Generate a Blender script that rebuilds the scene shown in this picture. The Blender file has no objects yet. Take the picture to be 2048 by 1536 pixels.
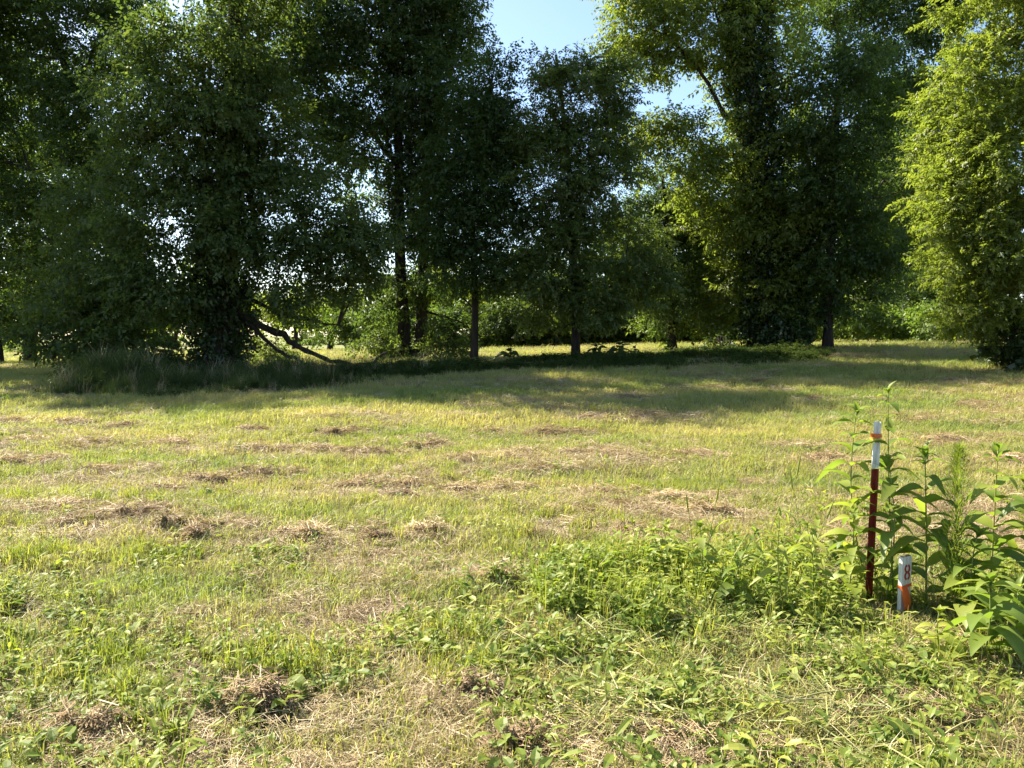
import bpy, math, random
import numpy as np
from mathutils import Vector, Matrix, Euler

random.seed(11)
RNG = np.random.default_rng(11)
PI = math.pi
S = bpy.context.scene
C = S.collection

# ---------------------------------------------------------------- camera
CAM_H, PITCH, FPX = 1.5, math.radians(3.62), 1547.0
cam_d = bpy.data.cameras.new('camera')
cam = bpy.data.objects.new('camera', cam_d)
C.objects.link(cam)
cam.location = (0, 0, CAM_H)
cam.rotation_euler = (PI / 2 - PITCH, 0, 0)
cam_d.sensor_width = 36
cam_d.lens = 36 * FPX / 2048
cam_d.clip_end = 2000
S.camera = cam

# ---------------------------------------------------------------- sky, sun, exposure
SUN_AZ, SUN_EL = math.radians(-50), math.radians(42)      # left of the view direction
w = bpy.data.worlds.new('World')
S.world = w
w.use_nodes = True
wn = w.node_tree
bg = wn.nodes['Background']
sky = wn.nodes.new('ShaderNodeTexSky')
sky.sky_type = 'NISHITA'
sky.sun_disc = False
sky.sun_elevation = SUN_EL
sky.sun_rotation = SUN_AZ
sky.air_density = 1.0
sky.dust_density = 0.7
sky.ozone_density = 2.0
wn.links.new(sky.outputs[0], bg.inputs[0])
bg.inputs[1].default_value = 0.078
sl = bpy.data.lights.new('sun', 'SUN')
sl.energy = 5.0
sl.angle = math.radians(0.5)
sl.color = (1.0, 0.91, 0.74)
sun = bpy.data.objects.new('sun', sl)
C.objects.link(sun)
SUN_DIR = Vector((math.sin(SUN_AZ) * math.cos(SUN_EL), math.cos(SUN_AZ) * math.cos(SUN_EL), math.sin(SUN_EL)))
sun.rotation_euler = (-SUN_DIR).to_track_quat('-Z', 'Y').to_euler()
sun.location = SUN_DIR * 80
S.view_settings.view_transform = 'Standard'
S.view_settings.look = 'None'
S.view_settings.gamma = 1
S.view_settings.use_curve_mapping = False
S.view_settings.exposure = 1.78
S.cycles.max_bounces = 6
S.cycles.diffuse_bounces = 3
S.cycles.transmission_bounces = 4
S.cycles.caustics_reflective = False
S.cycles.caustics_refractive = False


# ---------------------------------------------------------------- helpers
def tag(o, label=None, cat=None, group=None, kind=None):
    if label: o['label'] = label
    if cat: o['category'] = cat
    if group: o['group'] = group
    if kind: o['kind'] = kind
    return o


def link(o, parent=None):
    C.objects.link(o)
    if parent is not None:
        o.parent = parent
    return o


def empty(name, loc, rot=(0, 0, 0)):
    o = bpy.data.objects.new(name, None)
    o.empty_display_size = 0.2
    o.location = loc
    o.rotation_euler = rot
    return link(o)


class MB:
    """collects vertices and faces for one mesh"""
    def __init__(self):
        self.v, self.f, self.n = [], [], 0

    def add(self, verts, faces):
        self.v.extend([tuple(p) for p in verts])
        n = self.n
        self.f.extend([tuple(i + n for i in q) for q in faces])
        self.n += len(verts)

    def tube(self, pts, radii, sides=8, cap=True, wob=0.0):
        pts = [Vector(p) for p in pts]
        ref = Vector((0.31, 0.9, 0.2)).normalized()
        vs = []
        for i, p in enumerate(pts):
            a = pts[max(i - 1, 0)]
            b = pts[min(i + 1, len(pts) - 1)]
            t = (b - a).normalized()
            u = t.cross(ref)
            if u.length < 1e-3: u = t.cross(Vector((1, 0, 0)))
            u.normalize()
            q = t.cross(u)
            for k in range(sides):
                an = 2 * PI * k / sides
                r = radii[i] * (1 + wob * math.sin(3 * an + i * 0.7) + wob * random.uniform(-.6, .6))
                vs.append(p + (u * math.cos(an) + q * math.sin(an)) * r)
        fs = []
        for i in range(len(pts) - 1):
            for k in range(sides):
                k2 = (k + 1) % sides
                fs.append((i * sides + k, i * sides + k2, (i + 1) * sides + k2, (i + 1) * sides + k))
        if cap:
            fs.append(tuple(range(sides))[::-1])
            fs.append(tuple((len(pts) - 1) * sides + k for k in range(sides)))
        self.add(vs, fs)

    def box(self, c, s, M=None):
        x, y, z = c
        a, b, h = s[0] / 2, s[1] / 2, s[2] / 2
        vs = [Vector((x + i * a, y + j * b, z + k * h)) for k in (-1, 1) for j in (-1, 1) for i in (-1, 1)]
        if M is not None: vs = [M @ p for p in vs]
        self.add(vs, [(0, 2, 3, 1), (4, 5, 7, 6), (0, 1, 5, 4), (2, 6, 7, 3), (0, 4, 6, 2), (1, 3, 7, 5)])

    def mesh(self, name, mat, smooth=True):
        m = bpy.data.meshes.new(name)
        m.from_pydata(self.v, [], self.f)
        m.materials.append(mat)
        if smooth:
            m.polygons.foreach_set('use_smooth', [True] * len(m.polygons))
        m.update()
        return m

    def build(self, name, mat, parent=None, smooth=True):
        return link(bpy.data.objects.new(name, self.mesh(name, mat, smooth)), parent)


def quad_mesh(name, verts, mat, smooth=False):
    """verts (N*4,3): every four in a row make one face"""
    verts = np.ascontiguousarray(verts, dtype=np.float32).reshape(-1, 3)
    n = len(verts)
    m = bpy.data.meshes.new(name)
    m.vertices.add(n)
    m.vertices.foreach_set('co', verts.ravel())
    m.loops.add(n)
    m.loops.foreach_set('vertex_index', np.arange(n, dtype=np.int32))
    m.polygons.add(n // 4)
    m.polygons.foreach_set('loop_start', np.arange(0, n, 4, dtype=np.int32))
    m.update(calc_edges=True)
    m.materials.append(mat)
    return m


def lattice(seed, n=64):
    return np.random.default_rng(seed).random((n, n))


_L = {}
def vnoise(x, y, sx, sy, seed):
    """smooth value noise 0..1 on arrays"""
    if seed not in _L: _L[seed] = lattice(seed)
    g = _L[seed]
    x = np.asarray(x, float) / sx + 1000.5
    y = np.asarray(y, float) / sy + 1000.5
    xi, yi = np.floor(x).astype(int), np.floor(y).astype(int)
    fx, fy = x - xi, y - yi
    fx, fy = fx * fx * (3 - 2 * fx), fy * fy * (3 - 2 * fy)
    a, b = g[xi % 64, yi % 64], g[(xi + 1) % 64, yi % 64]
    c, d = g[xi % 64, (yi + 1) % 64], g[(xi + 1) % 64, (yi + 1) % 64]
    return (a * (1 - fx) + b * fx) * (1 - fy) + (c * (1 - fx) + d * fx) * fy


def terrain(x, y):
    x = np.asarray(x, float)
    y = np.asarray(y, float)
    s = np.clip((y - 8) / 22, 0, 1)
    s = s * s * (3 - 2 * s)
    z = s * (0.64 + 0.56 * np.tanh(x * 0.033 / 0.56))
    near = np.clip(1.25 - np.hypot(x, y - 5) / 45, 0.15, 1)
    z = z + near * (0.10 * (vnoise(x, y, 2.7, 1.7, 1) - .5) + 0.05 * (vnoise(x, y, .8, .6, 2) - .5) + 0.03 * (vnoise(x, y, .3, .25, 3) - .5))
    return z


def gz(x, y):
    return float(terrain(x, y))


_sp, _cp = math.sin(PITCH), math.cos(PITCH)
def ray(px, py):
    xc, yc = (px - 1024) / FPX, (768 - py) / FPX
    return Vector((xc, _cp + yc * _sp, -_sp + yc * _cp))


def at(px, py, d):
    """world point seen at a photo pixel, d metres ahead"""
    r = ray(px, py)
    return Vector((0, 0, CAM_H)) + r * (d / r.y)


def onground(px, py, lim=70):
    r = ray(px, py)
    t = 2.0
    while t < lim:
        p = Vector((0, 0, CAM_H)) + r * t
        if p.z <= gz(p.x, p.y): break
        t += 0.02 + t * 0.002
    return Vector((p.x, p.y, gz(p.x, p.y)))


def foot(px, d):
    x = (px - 1024) / FPX * d
    return Vector((x, d, gz(x, d)))


# ---------------------------------------------------------------- materials
def new_mat(name):
    m = bpy.data.materials.new(name)
    m.use_nodes = True
    nt = m.node_tree
    nt.nodes.clear()
    out = nt.nodes.new('ShaderNodeOutputMaterial')
    return m, nt, out


def nd(nt, t, **kw):
    n = nt.nodes.new(t)
    for k, v in kw.items():
        setattr(n, k, v)
    return n


def rgb(c):
    return (c[0], c[1], c[2], 1)


def ramp(nt, fac, stops):
    r = nt.nodes.new('ShaderNodeValToRGB')
    e = r.color_ramp.elements
    while len(e) < len(stops): e.new(0.5)
    for q, (p, c) in zip(e, stops):
        q.position = p
        q.color = rgb(c)
    nt.links.new(fac, r.inputs[0])
    return r.outputs[0]


def mixc(nt, fac, a, b, mode='MIX'):
    m = nt.nodes.new('ShaderNodeMix')
    m.data_type = 'RGBA'
    m.blend_type = mode
    if isinstance(fac, float): m.inputs[0].default_value = fac
    else: nt.links.new(fac, m.inputs[0])
    for s, v in ((m.inputs[6], a), (m.inputs[7], b)):
        if isinstance(v, tuple): s.default_value = rgb(v)
        else: nt.links.new(v, s)
    return m.outputs[2]


def world_noise(nt, scale, detail=3.0, vec=None, rough=.55):
    g = nt.nodes.new('ShaderNodeNewGeometry')
    n = nt.nodes.new('ShaderNodeTexNoise')
    n.inputs['Scale'].default_value = scale
    n.inputs['Detail'].default_value = detail
    n.inputs['Roughness'].default_value = rough
    if vec:
        mp = nt.nodes.new('ShaderNodeMapping')
        mp.inputs['Scale'].default_value = vec
        nt.links.new(g.outputs['Position'], mp.inputs[0])
        nt.links.new(mp.outputs[0], n.inputs['Vector'])
    else:
        nt.links.new(g.outputs['Position'], n.inputs['Vector'])
    return n.outputs[0]


def leaf_mat(name, stops, trans=.42, gloss=.02, patch=None, rough=.5, tboost=1.5):
    """thin leaf: colour varies leaf by leaf, light comes through"""
    m, nt, out = new_mat(name)
    g = nd(nt, 'ShaderNodeNewGeometry')
    oi = nd(nt, 'ShaderNodeObjectInfo')
    av = nd(nt, 'ShaderNodeMath', operation='MULTIPLY_ADD')
    nt.links.new(g.outputs['Random Per Island'], av.inputs[0])
    av.inputs[1].default_value = .5
    sc = nd(nt, 'ShaderNodeMath', operation='MULTIPLY')
    nt.links.new(oi.outputs['Random'], sc.inputs[0])
    sc.inputs[1].default_value = .5
    nt.links.new(sc.outputs[0], av.inputs[2])
    col = ramp(nt, av.outputs[0], stops)
    if patch:
        n = world_noise(nt, patch[0], 3.0, patch[3] if len(patch) > 3 else None)
        f = ramp(nt, n, [(patch[2][0], (0, 0, 0)), (patch[2][1], (1, 1, 1))])
        col = mixc(nt, f, col, ramp(nt, av.outputs[0], patch[1]))
    d = nd(nt, 'ShaderNodeBsdfDiffuse')
    t = nd(nt, 'ShaderNodeBsdfTranslucent')
    nt.links.new(col, d.inputs[0])
    tc = mixc(nt, 1.0, col, (tboost, tboost * 1.05, tboost * .55), 'MULTIPLY')
    nt.links.new(tc, t.inputs[0])
    mx = nd(nt, 'ShaderNodeMixShader')
    mx.inputs[0].default_value = trans
    nt.links.new(d.outputs[0], mx.inputs[1])
    nt.links.new(t.outputs[0], mx.inputs[2])
    last = mx.outputs[0]
    if gloss > 0:
        gl = nd(nt, 'ShaderNodeBsdfGlossy')
        gl.inputs['Roughness'].default_value = rough
        gl.inputs[0].default_value = (1, 1, 1, 1)
        m2 = nd(nt, 'ShaderNodeMixShader')
        m2.inputs[0].default_value = gloss
        nt.links.new(last, m2.inputs[1])
        nt.links.new(gl.outputs[0], m2.inputs[2])
        last = m2.outputs[0]
    nt.links.new(last, out.inputs[0])
    return m


def solid_mat(name, stops, scale=8.0, vec=None, rough=.8, bump=.0, detail=6.0, spec=.2, obj_coord=False):
    m, nt, out = new_mat(name)
    b = nd(nt, 'ShaderNodeBsdfPrincipled')
    b.inputs['Roughness'].default_value = rough
    b.inputs['Specular IOR Level'].default_value = spec
    n = world_noise(nt, scale, detail, vec)
    nt.links.new(ramp(nt, n, stops), b.inputs['Base Color'])
    if bump:
        bp = nd(nt, 'ShaderNodeBump')
        bp.inputs['Strength'].default_value = bump
        bp.inputs['Distance'].default_value = .03
        nt.links.new(n, bp.inputs['Height'])
        nt.links.new(bp.outputs[0], b.inputs['Normal'])
    nt.links.new(b.outputs[0], out.inputs[0])
    return m


M = {}
M['ground'] = solid_mat('ground soil and thatch', [(.25, (.04, .03, .018)), (.45, (.09, .07, .037)), (.6, (.12, .11, .042)), (.8, (.20, .16, .08))], scale=5.0, detail=9, bump=.8, rough=1)
def far_green(m):
    nt = m.node_tree
    b_ = next(n for n in nt.nodes if n.type == 'BSDF_PRINCIPLED')
    src = b_.inputs['Base Color'].links[0].from_socket
    g_ = nd(nt, 'ShaderNodeNewGeometry')
    sp_ = nd(nt, 'ShaderNodeSeparateXYZ')
    nt.links.new(g_.outputs['Position'], sp_.inputs[0])
    mr = nd(nt, 'ShaderNodeMapRange')
    mr.inputs[1].default_value, mr.inputs[2].default_value = 22, 50
    nt.links.new(sp_.outputs[1], mr.inputs[0])
    field = ramp(nt, world_noise(nt, .35, 6), [(.35, (.12, .15, .035)), (.65, (.24, .23, .08))])
    nt.links.new(mixc(nt, mr.outputs[0], src, field), b_.inputs['Base Color'])


far_green(M['ground'])
M['road'] = solid_mat('pale gravel road', [(.3, (.34, .32, .29)), (.7, (.45, .43, .40))], scale=3)
GREEN = [(.1, (.13, .19, .040)), (.5, (.21, .26, .065)), (.9, (.33, .33, .11))]
DRY = [(.1, (.22, .17, .065)), (.5, (.36, .30, .13)), (.9, (.50, .42, .21))]
M['grass'] = leaf_mat('mown grass blades', GREEN, trans=.45, gloss=.03, patch=(.42, [(.1, (.28, .25, .085)), (.5, (.40, .35, .14)), (.9, (.52, .44, .22))], (.36, .64), (.55, 1.2, 1)))
M['lush'] = leaf_mat('long green grass blades', [(.1, (0.149, 0.200, 0.031)), (.5, (0.243, 0.273, 0.050)), (.9, (0.378, 0.347, 0.088))], trans=.45, gloss=.02)
M['straw'] = leaf_mat('dry cut grass stems', [(.05, (.15, .10, .05)), (.4, (.33, .24, .13)), (.75, (.48, .38, .22)), (.95, (.62, .53, .34))], trans=.15, gloss=.03, tboost=1.1)
M['hay'] = leaf_mat('brown hay stems', [(.05, (0.125, 0.081, 0.044)), (.4, (0.288, 0.200, 0.110)), (.75, (0.475, 0.350, 0.200)), (.95, (0.675, 0.550, 0.350))], trans=.12, gloss=.02, tboost=1.1)
M['hay_core'] = solid_mat('matted cut grass', [(.3, (.085, .06, .034)), (.55, (.19, .135, .075)), (.75, (.34, .255, .145))], scale=40, detail=8, bump=1.0, rough=1)
M['weed'] = leaf_mat('low weed leaves', [(.1, (0.101, 0.154, 0.024)), (.5, (0.176, 0.231, 0.038)), (.9, (0.297, 0.319, 0.065))], trans=.40, gloss=.02)
M['forb'] = leaf_mat('broad weed leaves', [(.1, (0.105, 0.165, 0.030)), (.5, (0.168, 0.231, 0.043)), (.9, (0.266, 0.297, 0.057))], trans=.48, gloss=.018, rough=.45)
M['forb_pale'] = leaf_mat('yellow green weed leaves', [(.1, (0.150, 0.210, 0.030)), (.5, (0.237, 0.284, 0.045)), (.9, (0.362, 0.357, 0.075))], trans=.42, gloss=.02)
M['stem'] = leaf_mat('green weed stems', [(.1, (0.132, 0.176, 0.040)), (.6, (0.216, 0.242, 0.070)), (.9, (0.288, 0.242, 0.080))], trans=.05, gloss=.02)
M['stalk'] = leaf_mat('cut weed stalks', [(.1, (.20, .19, .07)), (.5, (.32, .30, .12)), (.9, (.45, .38, .18))], trans=.05, gloss=.02)
M['bark'] = solid_mat('dark furrowed bark', [(.3, (.015, .012, .010)), (.6, (.042, .033, .026)), (.8, (.07, .056, .045))], scale=9, vec=(1, 1, .18), bump=1.0, rough=1)
M['twig'] = solid_mat('dark twig bark', [(.3, (.03, .024, .018)), (.7, (.08, .062, .045))], scale=6, rough=1)
M['crown_dark'] = leaf_mat('deep green tree leaves', [(.1, (0.034, 0.060, 0.016)), (.5, (0.056, 0.090, 0.023)), (.9, (0.105, 0.131, 0.033))], trans=.44, gloss=.018, rough=.45, tboost=2.0)
M['crown_mid'] = leaf_mat('green compound leaves', [(.1, (0.042, 0.070, 0.017)), (.5, (0.070, 0.106, 0.024)), (.9, (0.124, 0.150, 0.036))], trans=.46, gloss=.018, rough=.45, tboost=2.0)
M['crown_light'] = leaf_mat('light green leaves lightened for sun', [(.1, (.075, .110, .018)), (.5, (.12, .155, .026)), (.9, (.18, .20, .040))], trans=.5, gloss=.018, rough=.45, tboost=2.0)  # light green, raised further so the colour carries sun on the lit boughs
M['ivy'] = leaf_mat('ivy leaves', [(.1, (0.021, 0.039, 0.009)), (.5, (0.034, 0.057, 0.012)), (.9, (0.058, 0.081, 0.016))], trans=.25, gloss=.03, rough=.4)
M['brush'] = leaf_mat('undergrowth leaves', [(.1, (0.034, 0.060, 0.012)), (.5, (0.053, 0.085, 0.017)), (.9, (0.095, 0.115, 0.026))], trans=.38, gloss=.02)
M['brush_grass'] = leaf_mat('long grass darkened for shade', [(.1, (.035, .06, .018)), (.5, (.06, .09, .026)), (.9, (.12, .13, .05))], trans=.35, gloss=.01)  # darker copy of the long grass, with the tree shade put into its colour
M['brush_light'] = leaf_mat('field edge brush leaves lightened for sun', [(.1, (0.096, 0.154, 0.030)), (.5, (0.156, 0.210, 0.042)), (.9, (0.240, 0.280, 0.063))], trans=.42, gloss=.02)  # pale green, lightened further in place of sun on the backlit bushes

# ---------------------------------------------------------------- ground
NG = 330
s = np.linspace(-1, 1, NG)
gx = 11 * s + 60 * s ** 5 + 500 * np.sign(s) * np.abs(s) ** 11
gy = 8 + 13 * s + 45 * s ** 5 + 500 * np.sign(s) * np.abs(s) ** 11
X, Y = np.meshgrid(gx, gy)
Z = terrain(X, Y)
gm = bpy.data.meshes.new('ground')
idx = np.arange(NG * NG).reshape(NG, NG)
fq = np.stack([idx[:-1, :-1], idx[:-1, 1:], idx[1:, 1:], idx[1:, :-1]], -1).reshape(-1, 4)
gm.from_pydata(np.stack([X, Y, Z], -1).reshape(-1, 3).tolist(), [], fq.tolist())
gm.polygons.foreach_set('use_smooth', [True] * len(gm.polygons))
gm.materials.append(M['ground'])
tag(link(bpy.data.objects.new('ground', gm)), kind='structure')

# pale road far to the left
b = MB()
pts = []
for i, x in enumerate(np.linspace(-95, -14, 41)):
    yc = 50 + 0.03 * (x + 30)
    pts += [(x, yc - 1.3, gz(x, yc - 1.3) + .03), (x, yc + 1.3, gz(x, yc + 1.3) + .03)]
b.add(pts, [(2 * i, 2 * i + 2, 2 * i + 3, 2 * i + 1) for i in range(40)])
tag(b.build('road', M['road']), kind='structure')


# ---------------------------------------------------------------- scatter of stuff with geometry nodes
def scatter(name, pts, rots, scl, idx, variants):
    """one object of stuff: a point per tuft, a tuft mesh on each point"""
    col = bpy.data.collections.new(name + ' tufts')
    for i, me in enumerate(variants):
        col.objects.link(bpy.data.objects.new('%s_tuft_%02d' % (name, i), me))
    me = bpy.data.meshes.new(name)
    n = len(pts)
    me.vertices.add(n)
    me.vertices.foreach_set('co', np.ascontiguousarray(pts, dtype=np.float32).ravel())
    a = me.attributes.new('rot', 'FLOAT_VECTOR', 'POINT')
    a.data.foreach_set('vector', np.ascontiguousarray(rots, dtype=np.float32).ravel())
    a = me.attributes.new('scl', 'FLOAT', 'POINT')
    a.data.foreach_set('value', np.ascontiguousarray(scl, dtype=np.float32))
    a = me.attributes.new('pick', 'INT', 'POINT')
    a.data.foreach_set('value', np.ascontiguousarray(idx, dtype=np.int32))
    o = link(bpy.data.objects.new(name, me))
    ng = bpy.data.node_groups.new(name, 'GeometryNodeTree')
    ng.interface.new_socket('Geometry', in_out='INPUT', socket_type='NodeSocketGeometry')
    ng.interface.new_socket('Geometry', in_out='OUTPUT', socket_type='NodeSocketGeometry')
    gi, go = ng.nodes.new('NodeGroupInput'), ng.nodes.new('NodeGroupOutput')
    ci = ng.nodes.new('GeometryNodeCollectionInfo')
    ci.inputs[0].default_value = col
    ci.inputs[1].default_value = True
    ci.inputs[2].default_value = True
    ip = ng.nodes.new('GeometryNodeInstanceOnPoints')
    ip.inputs['Pick Instance'].default_value = True
    def na(nm, t):
        q = ng.nodes.new('GeometryNodeInputNamedAttribute')
        q.data_type = t
        q.inputs[0].default_value = nm
        return next(s for s in q.outputs if s.enabled and s.name == 'Attribute')
    L = ng.links
    L.new(gi.outputs[0], ip.inputs['Points'])
    L.new(ci.outputs[0], ip.inputs['Instance'])
    L.new(na('pick', 'INT'), ip.inputs['Instance Index'])
    L.new(na('rot', 'FLOAT_VECTOR'), ip.inputs['Rotation'])
    L.new(na('scl', 'FLOAT'), ip.inputs['Scale'])
    L.new(ip.outputs[0], go.inputs[0])
    md = o.modifiers.new('scatter', 'NODES')
    md.node_group = ng
    o['kind'] = 'stuff'
    return o


def blade_tuft(n, rad, h0, h1, wd, lean, mat, seed, name):
    """bent grass blades, two quads each"""
    r = np.random.default_rng(seed)
    V = []
    for i in range(n):
        a, q = r.uniform(0, 2 * PI), rad * math.sqrt(r.random())
        bx, by = q * math.cos(a), q * math.sin(a)
        h = r.uniform(h0, h1)
        d = r.uniform(0, 2 * PI)
        dx, dy = math.cos(d), math.sin(d)
        l = h * abs(r.normal(lean, lean * .5))
        w_ = wd * r.uniform(.6, 1.3) / 2
        sx, sy = -dy * w_, dx * w_
        p0 = (bx, by, -.01)
        p1 = (bx + dx * l * .35, by + dy * l * .35, h * .6)
        p2 = (bx + dx * l, by + dy * l, h * r.uniform(.75, 1.0))
        V += [(p0[0] - sx, p0[1] - sy, p0[2]), (p0[0] + sx, p0[1] + sy, p0[2]), (p1[0] + sx * .8, p1[1] + sy * .8, p1[2]), (p1[0] - sx * .8, p1[1] - sy * .8, p1[2])]
        V += [(p1[0] - sx * .8, p1[1] - sy * .8, p1[2]), (p1[0] + sx * .8, p1[1] + sy * .8, p1[2]), (p2[0] + sx * .1, p2[1] + sy * .1, p2[2]), (p2[0] - sx * .1, p2[1] - sy * .1, p2[2])]
    return quad_mesh(name, np.array(V), mat)


def straw_verts(n, rx, ry, hz, l0, l1, wd, r, mound=True, tilt=.25):
    V = np.empty((n, 4, 3))
    for i in range(n):
        a, q = r.uniform(0, 2 * PI), math.sqrt(r.random())
        if r.random() < .12: q *= 1.35
        x, y = q * rx * math.cos(a), q * ry * math.sin(a)
        z = hz * max(0, 1 - q * q) * r.uniform(.55, 1.15) + r.uniform(0, .025)
        d = r.uniform(0, 2 * PI)
        t = r.normal(0, tilt)
        L = r.uniform(l0, l1) / 2
        u = np.array([math.cos(d) * math.cos(t), math.sin(d) * math.cos(t), math.sin(t)])
        v = np.array([-math.sin(d), math.cos(d), r.normal(0, .5)])
        v = v / np.linalg.norm(v) * wd / 2 * r.uniform(.6, 1.4)
        c = np.array([x, y, z])
        V[i] = [c - u * L - v, c - u * L + v, c + u * L + v * .7, c + u * L - v * .7]
    V[:, :, 2] = np.maximum(V[:, :, 2], -.01)
    return V.reshape(-1, 3)


def weed_tuft(n, rad, h, ll, lw, mat, seed, name, petiole=True):
    """low broad leaves, each of four quads"""
    r = np.random.default_rng(seed)
    V = []
    for i in range(n):
        a = r.uniform(0, 2 * PI)
        q = rad * math.sqrt(r.random())
        base = np.array([q * math.cos(a), q * math.sin(a), h * r.uniform(.25, 1.0)])
        d = a + r.normal(0, .7)
        t = r.uniform(-.5, .55)
        u = np.array([math.cos(d) * math.cos(t), math.sin(d) * math.cos(t), math.sin(t)])
        sd = np.array([-math.sin(d), math.cos(d), r.normal(0, .25)])
        up = np.cross(u, sd)
        L, W = ll * r.uniform(.6, 1.25), lw * r.uniform(.7, 1.2)
        prof = [(0, .08, 0), (.3, .95, .04), (.68, .75, .02), (1, .03, -.12)]
        for (t0, w0, z0), (t1, w1, z1) in zip(prof[:-1], prof[1:]):
            A, B = base + u * L * t0 + up * z0 * L, base + u * L * t1 + up * z1 * L
            f = up * .22
            V += [A, A + (sd + f) * W / 2 * w0, B + (sd + f) * W / 2 * w1, B]
            V += [A, B, B + (-sd + f) * W / 2 * w1, A + (-sd + f) * W / 2 * w0]
        if petiole:
            b0 = np.array([base[0] * .25, base[1] * .25, 0])
            V += [b0 - sd * .0012, b0 + sd * .0012, base + sd * .0012, base - sd * .0012]
    return quad_mesh(name, np.array(V), mat)


V_GRASS = [blade_tuft(34, .085, .025, .075, .0040, .75, M['grass'], 20 + i, 'short_grass_tuft') for i in range(5)]
V_LUSH = [blade_tuft(34, .075, .06, .17, .0055, .55, M['lush'], 40 + i, 'long_grass_tuft') for i in range(4)]
V_STRAW = []
for i in range(5):
    r = np.random.default_rng(60 + i)
    V_STRAW.append(quad_mesh('cut_stem_mat', straw_verts(70, .16, .12, .03, .03, .15, .0028, r), M['straw']))
V_WEED = [weed_tuft(9, .07, .06, .055, .030, M['weed'], 80, 'low_weed'), weed_tuft(13, .08, .10, .045, .022, M['weed'], 81, 'low_weed'),
          weed_tuft(7, .06, .05, .085, .032, M['weed'], 82, 'low_weed'), weed_tuft(16, .09, .08, .026, .022, M['weed'], 83, 'low_weed'),
          weed_tuft(12, .08, .12, .060, .018, M['forb_pale'], 84, 'low_weed')]

V_STUB = [blade_tuft(9, .10, .05, .15, .0035, .35, M['straw'], 140 + i, 'cut_stubble') for i in range(3)]
STRIP_FRONT = [onground(px, py) for px, py in ((60, 792), (100, 797), (300, 796), (560, 790), (760, 772), (930, 752), (1100, 747), (1300, 742), (1450, 738), (1660, 730), (1700, 722))]
sfx = np.array([p.x for p in STRIP_FRONT])
sfy = np.array([p.y for p in STRIP_FRONT])


def strip_front(x):
    return np.interp(x, sfx, sfy)


def hay_mask(x, y):
    n = .6 * vnoise(x, y, 1.6, .75, 7) + .4 * vnoise(x, y, .55, .35, 8)
    big = vnoise(x, y, 7, 4, 9)
    return n + .22 * (big - .5)


def lush_mask(x, y):
    return .6 * vnoise(x, y, .9, .6, 12) + .4 * vnoise(x, y, .3, .3, 13)


def weedpatch(x, y):
    """leafy patch right of the middle, round the post"""
    cx = np.interp(y, [2.6, 3.4, 3.75, 4.4, 5.2, 5.8], [1.6, .9, .25, -.25, .45, 1.1])
    edge = (x - cx + .35 * (vnoise(x, y, .5, .4, 15) - .5)) / .35
    top = (5.1 - y) / .3
    low = .40 + .60 * np.clip((y - 3.65) / .3, 0, 1)
    low = low * np.clip(1.7 * vnoise(x, y, .42, .34, 41) - .1, .12, 1)
    stake = 1 - np.clip(1.6 - np.hypot((x - 2.05) / .28, (y - 3.85) / .36), 0, 1)
    return np.clip(np.minimum(edge, top), 0, 1) * low * stake


def wedge(y0, y1, dens, pad=.8, lim=None):
    n = int(dens * (y1 - y0) * (.70 * (y0 + y1) + 2 * pad))
    y = np.sqrt(RNG.random(n) * (y1 * y1 - y0 * y0) + y0 * y0)
    x = (RNG.random(n) * 2 - 1) * (.70 * y + pad)
    return x, y


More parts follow.
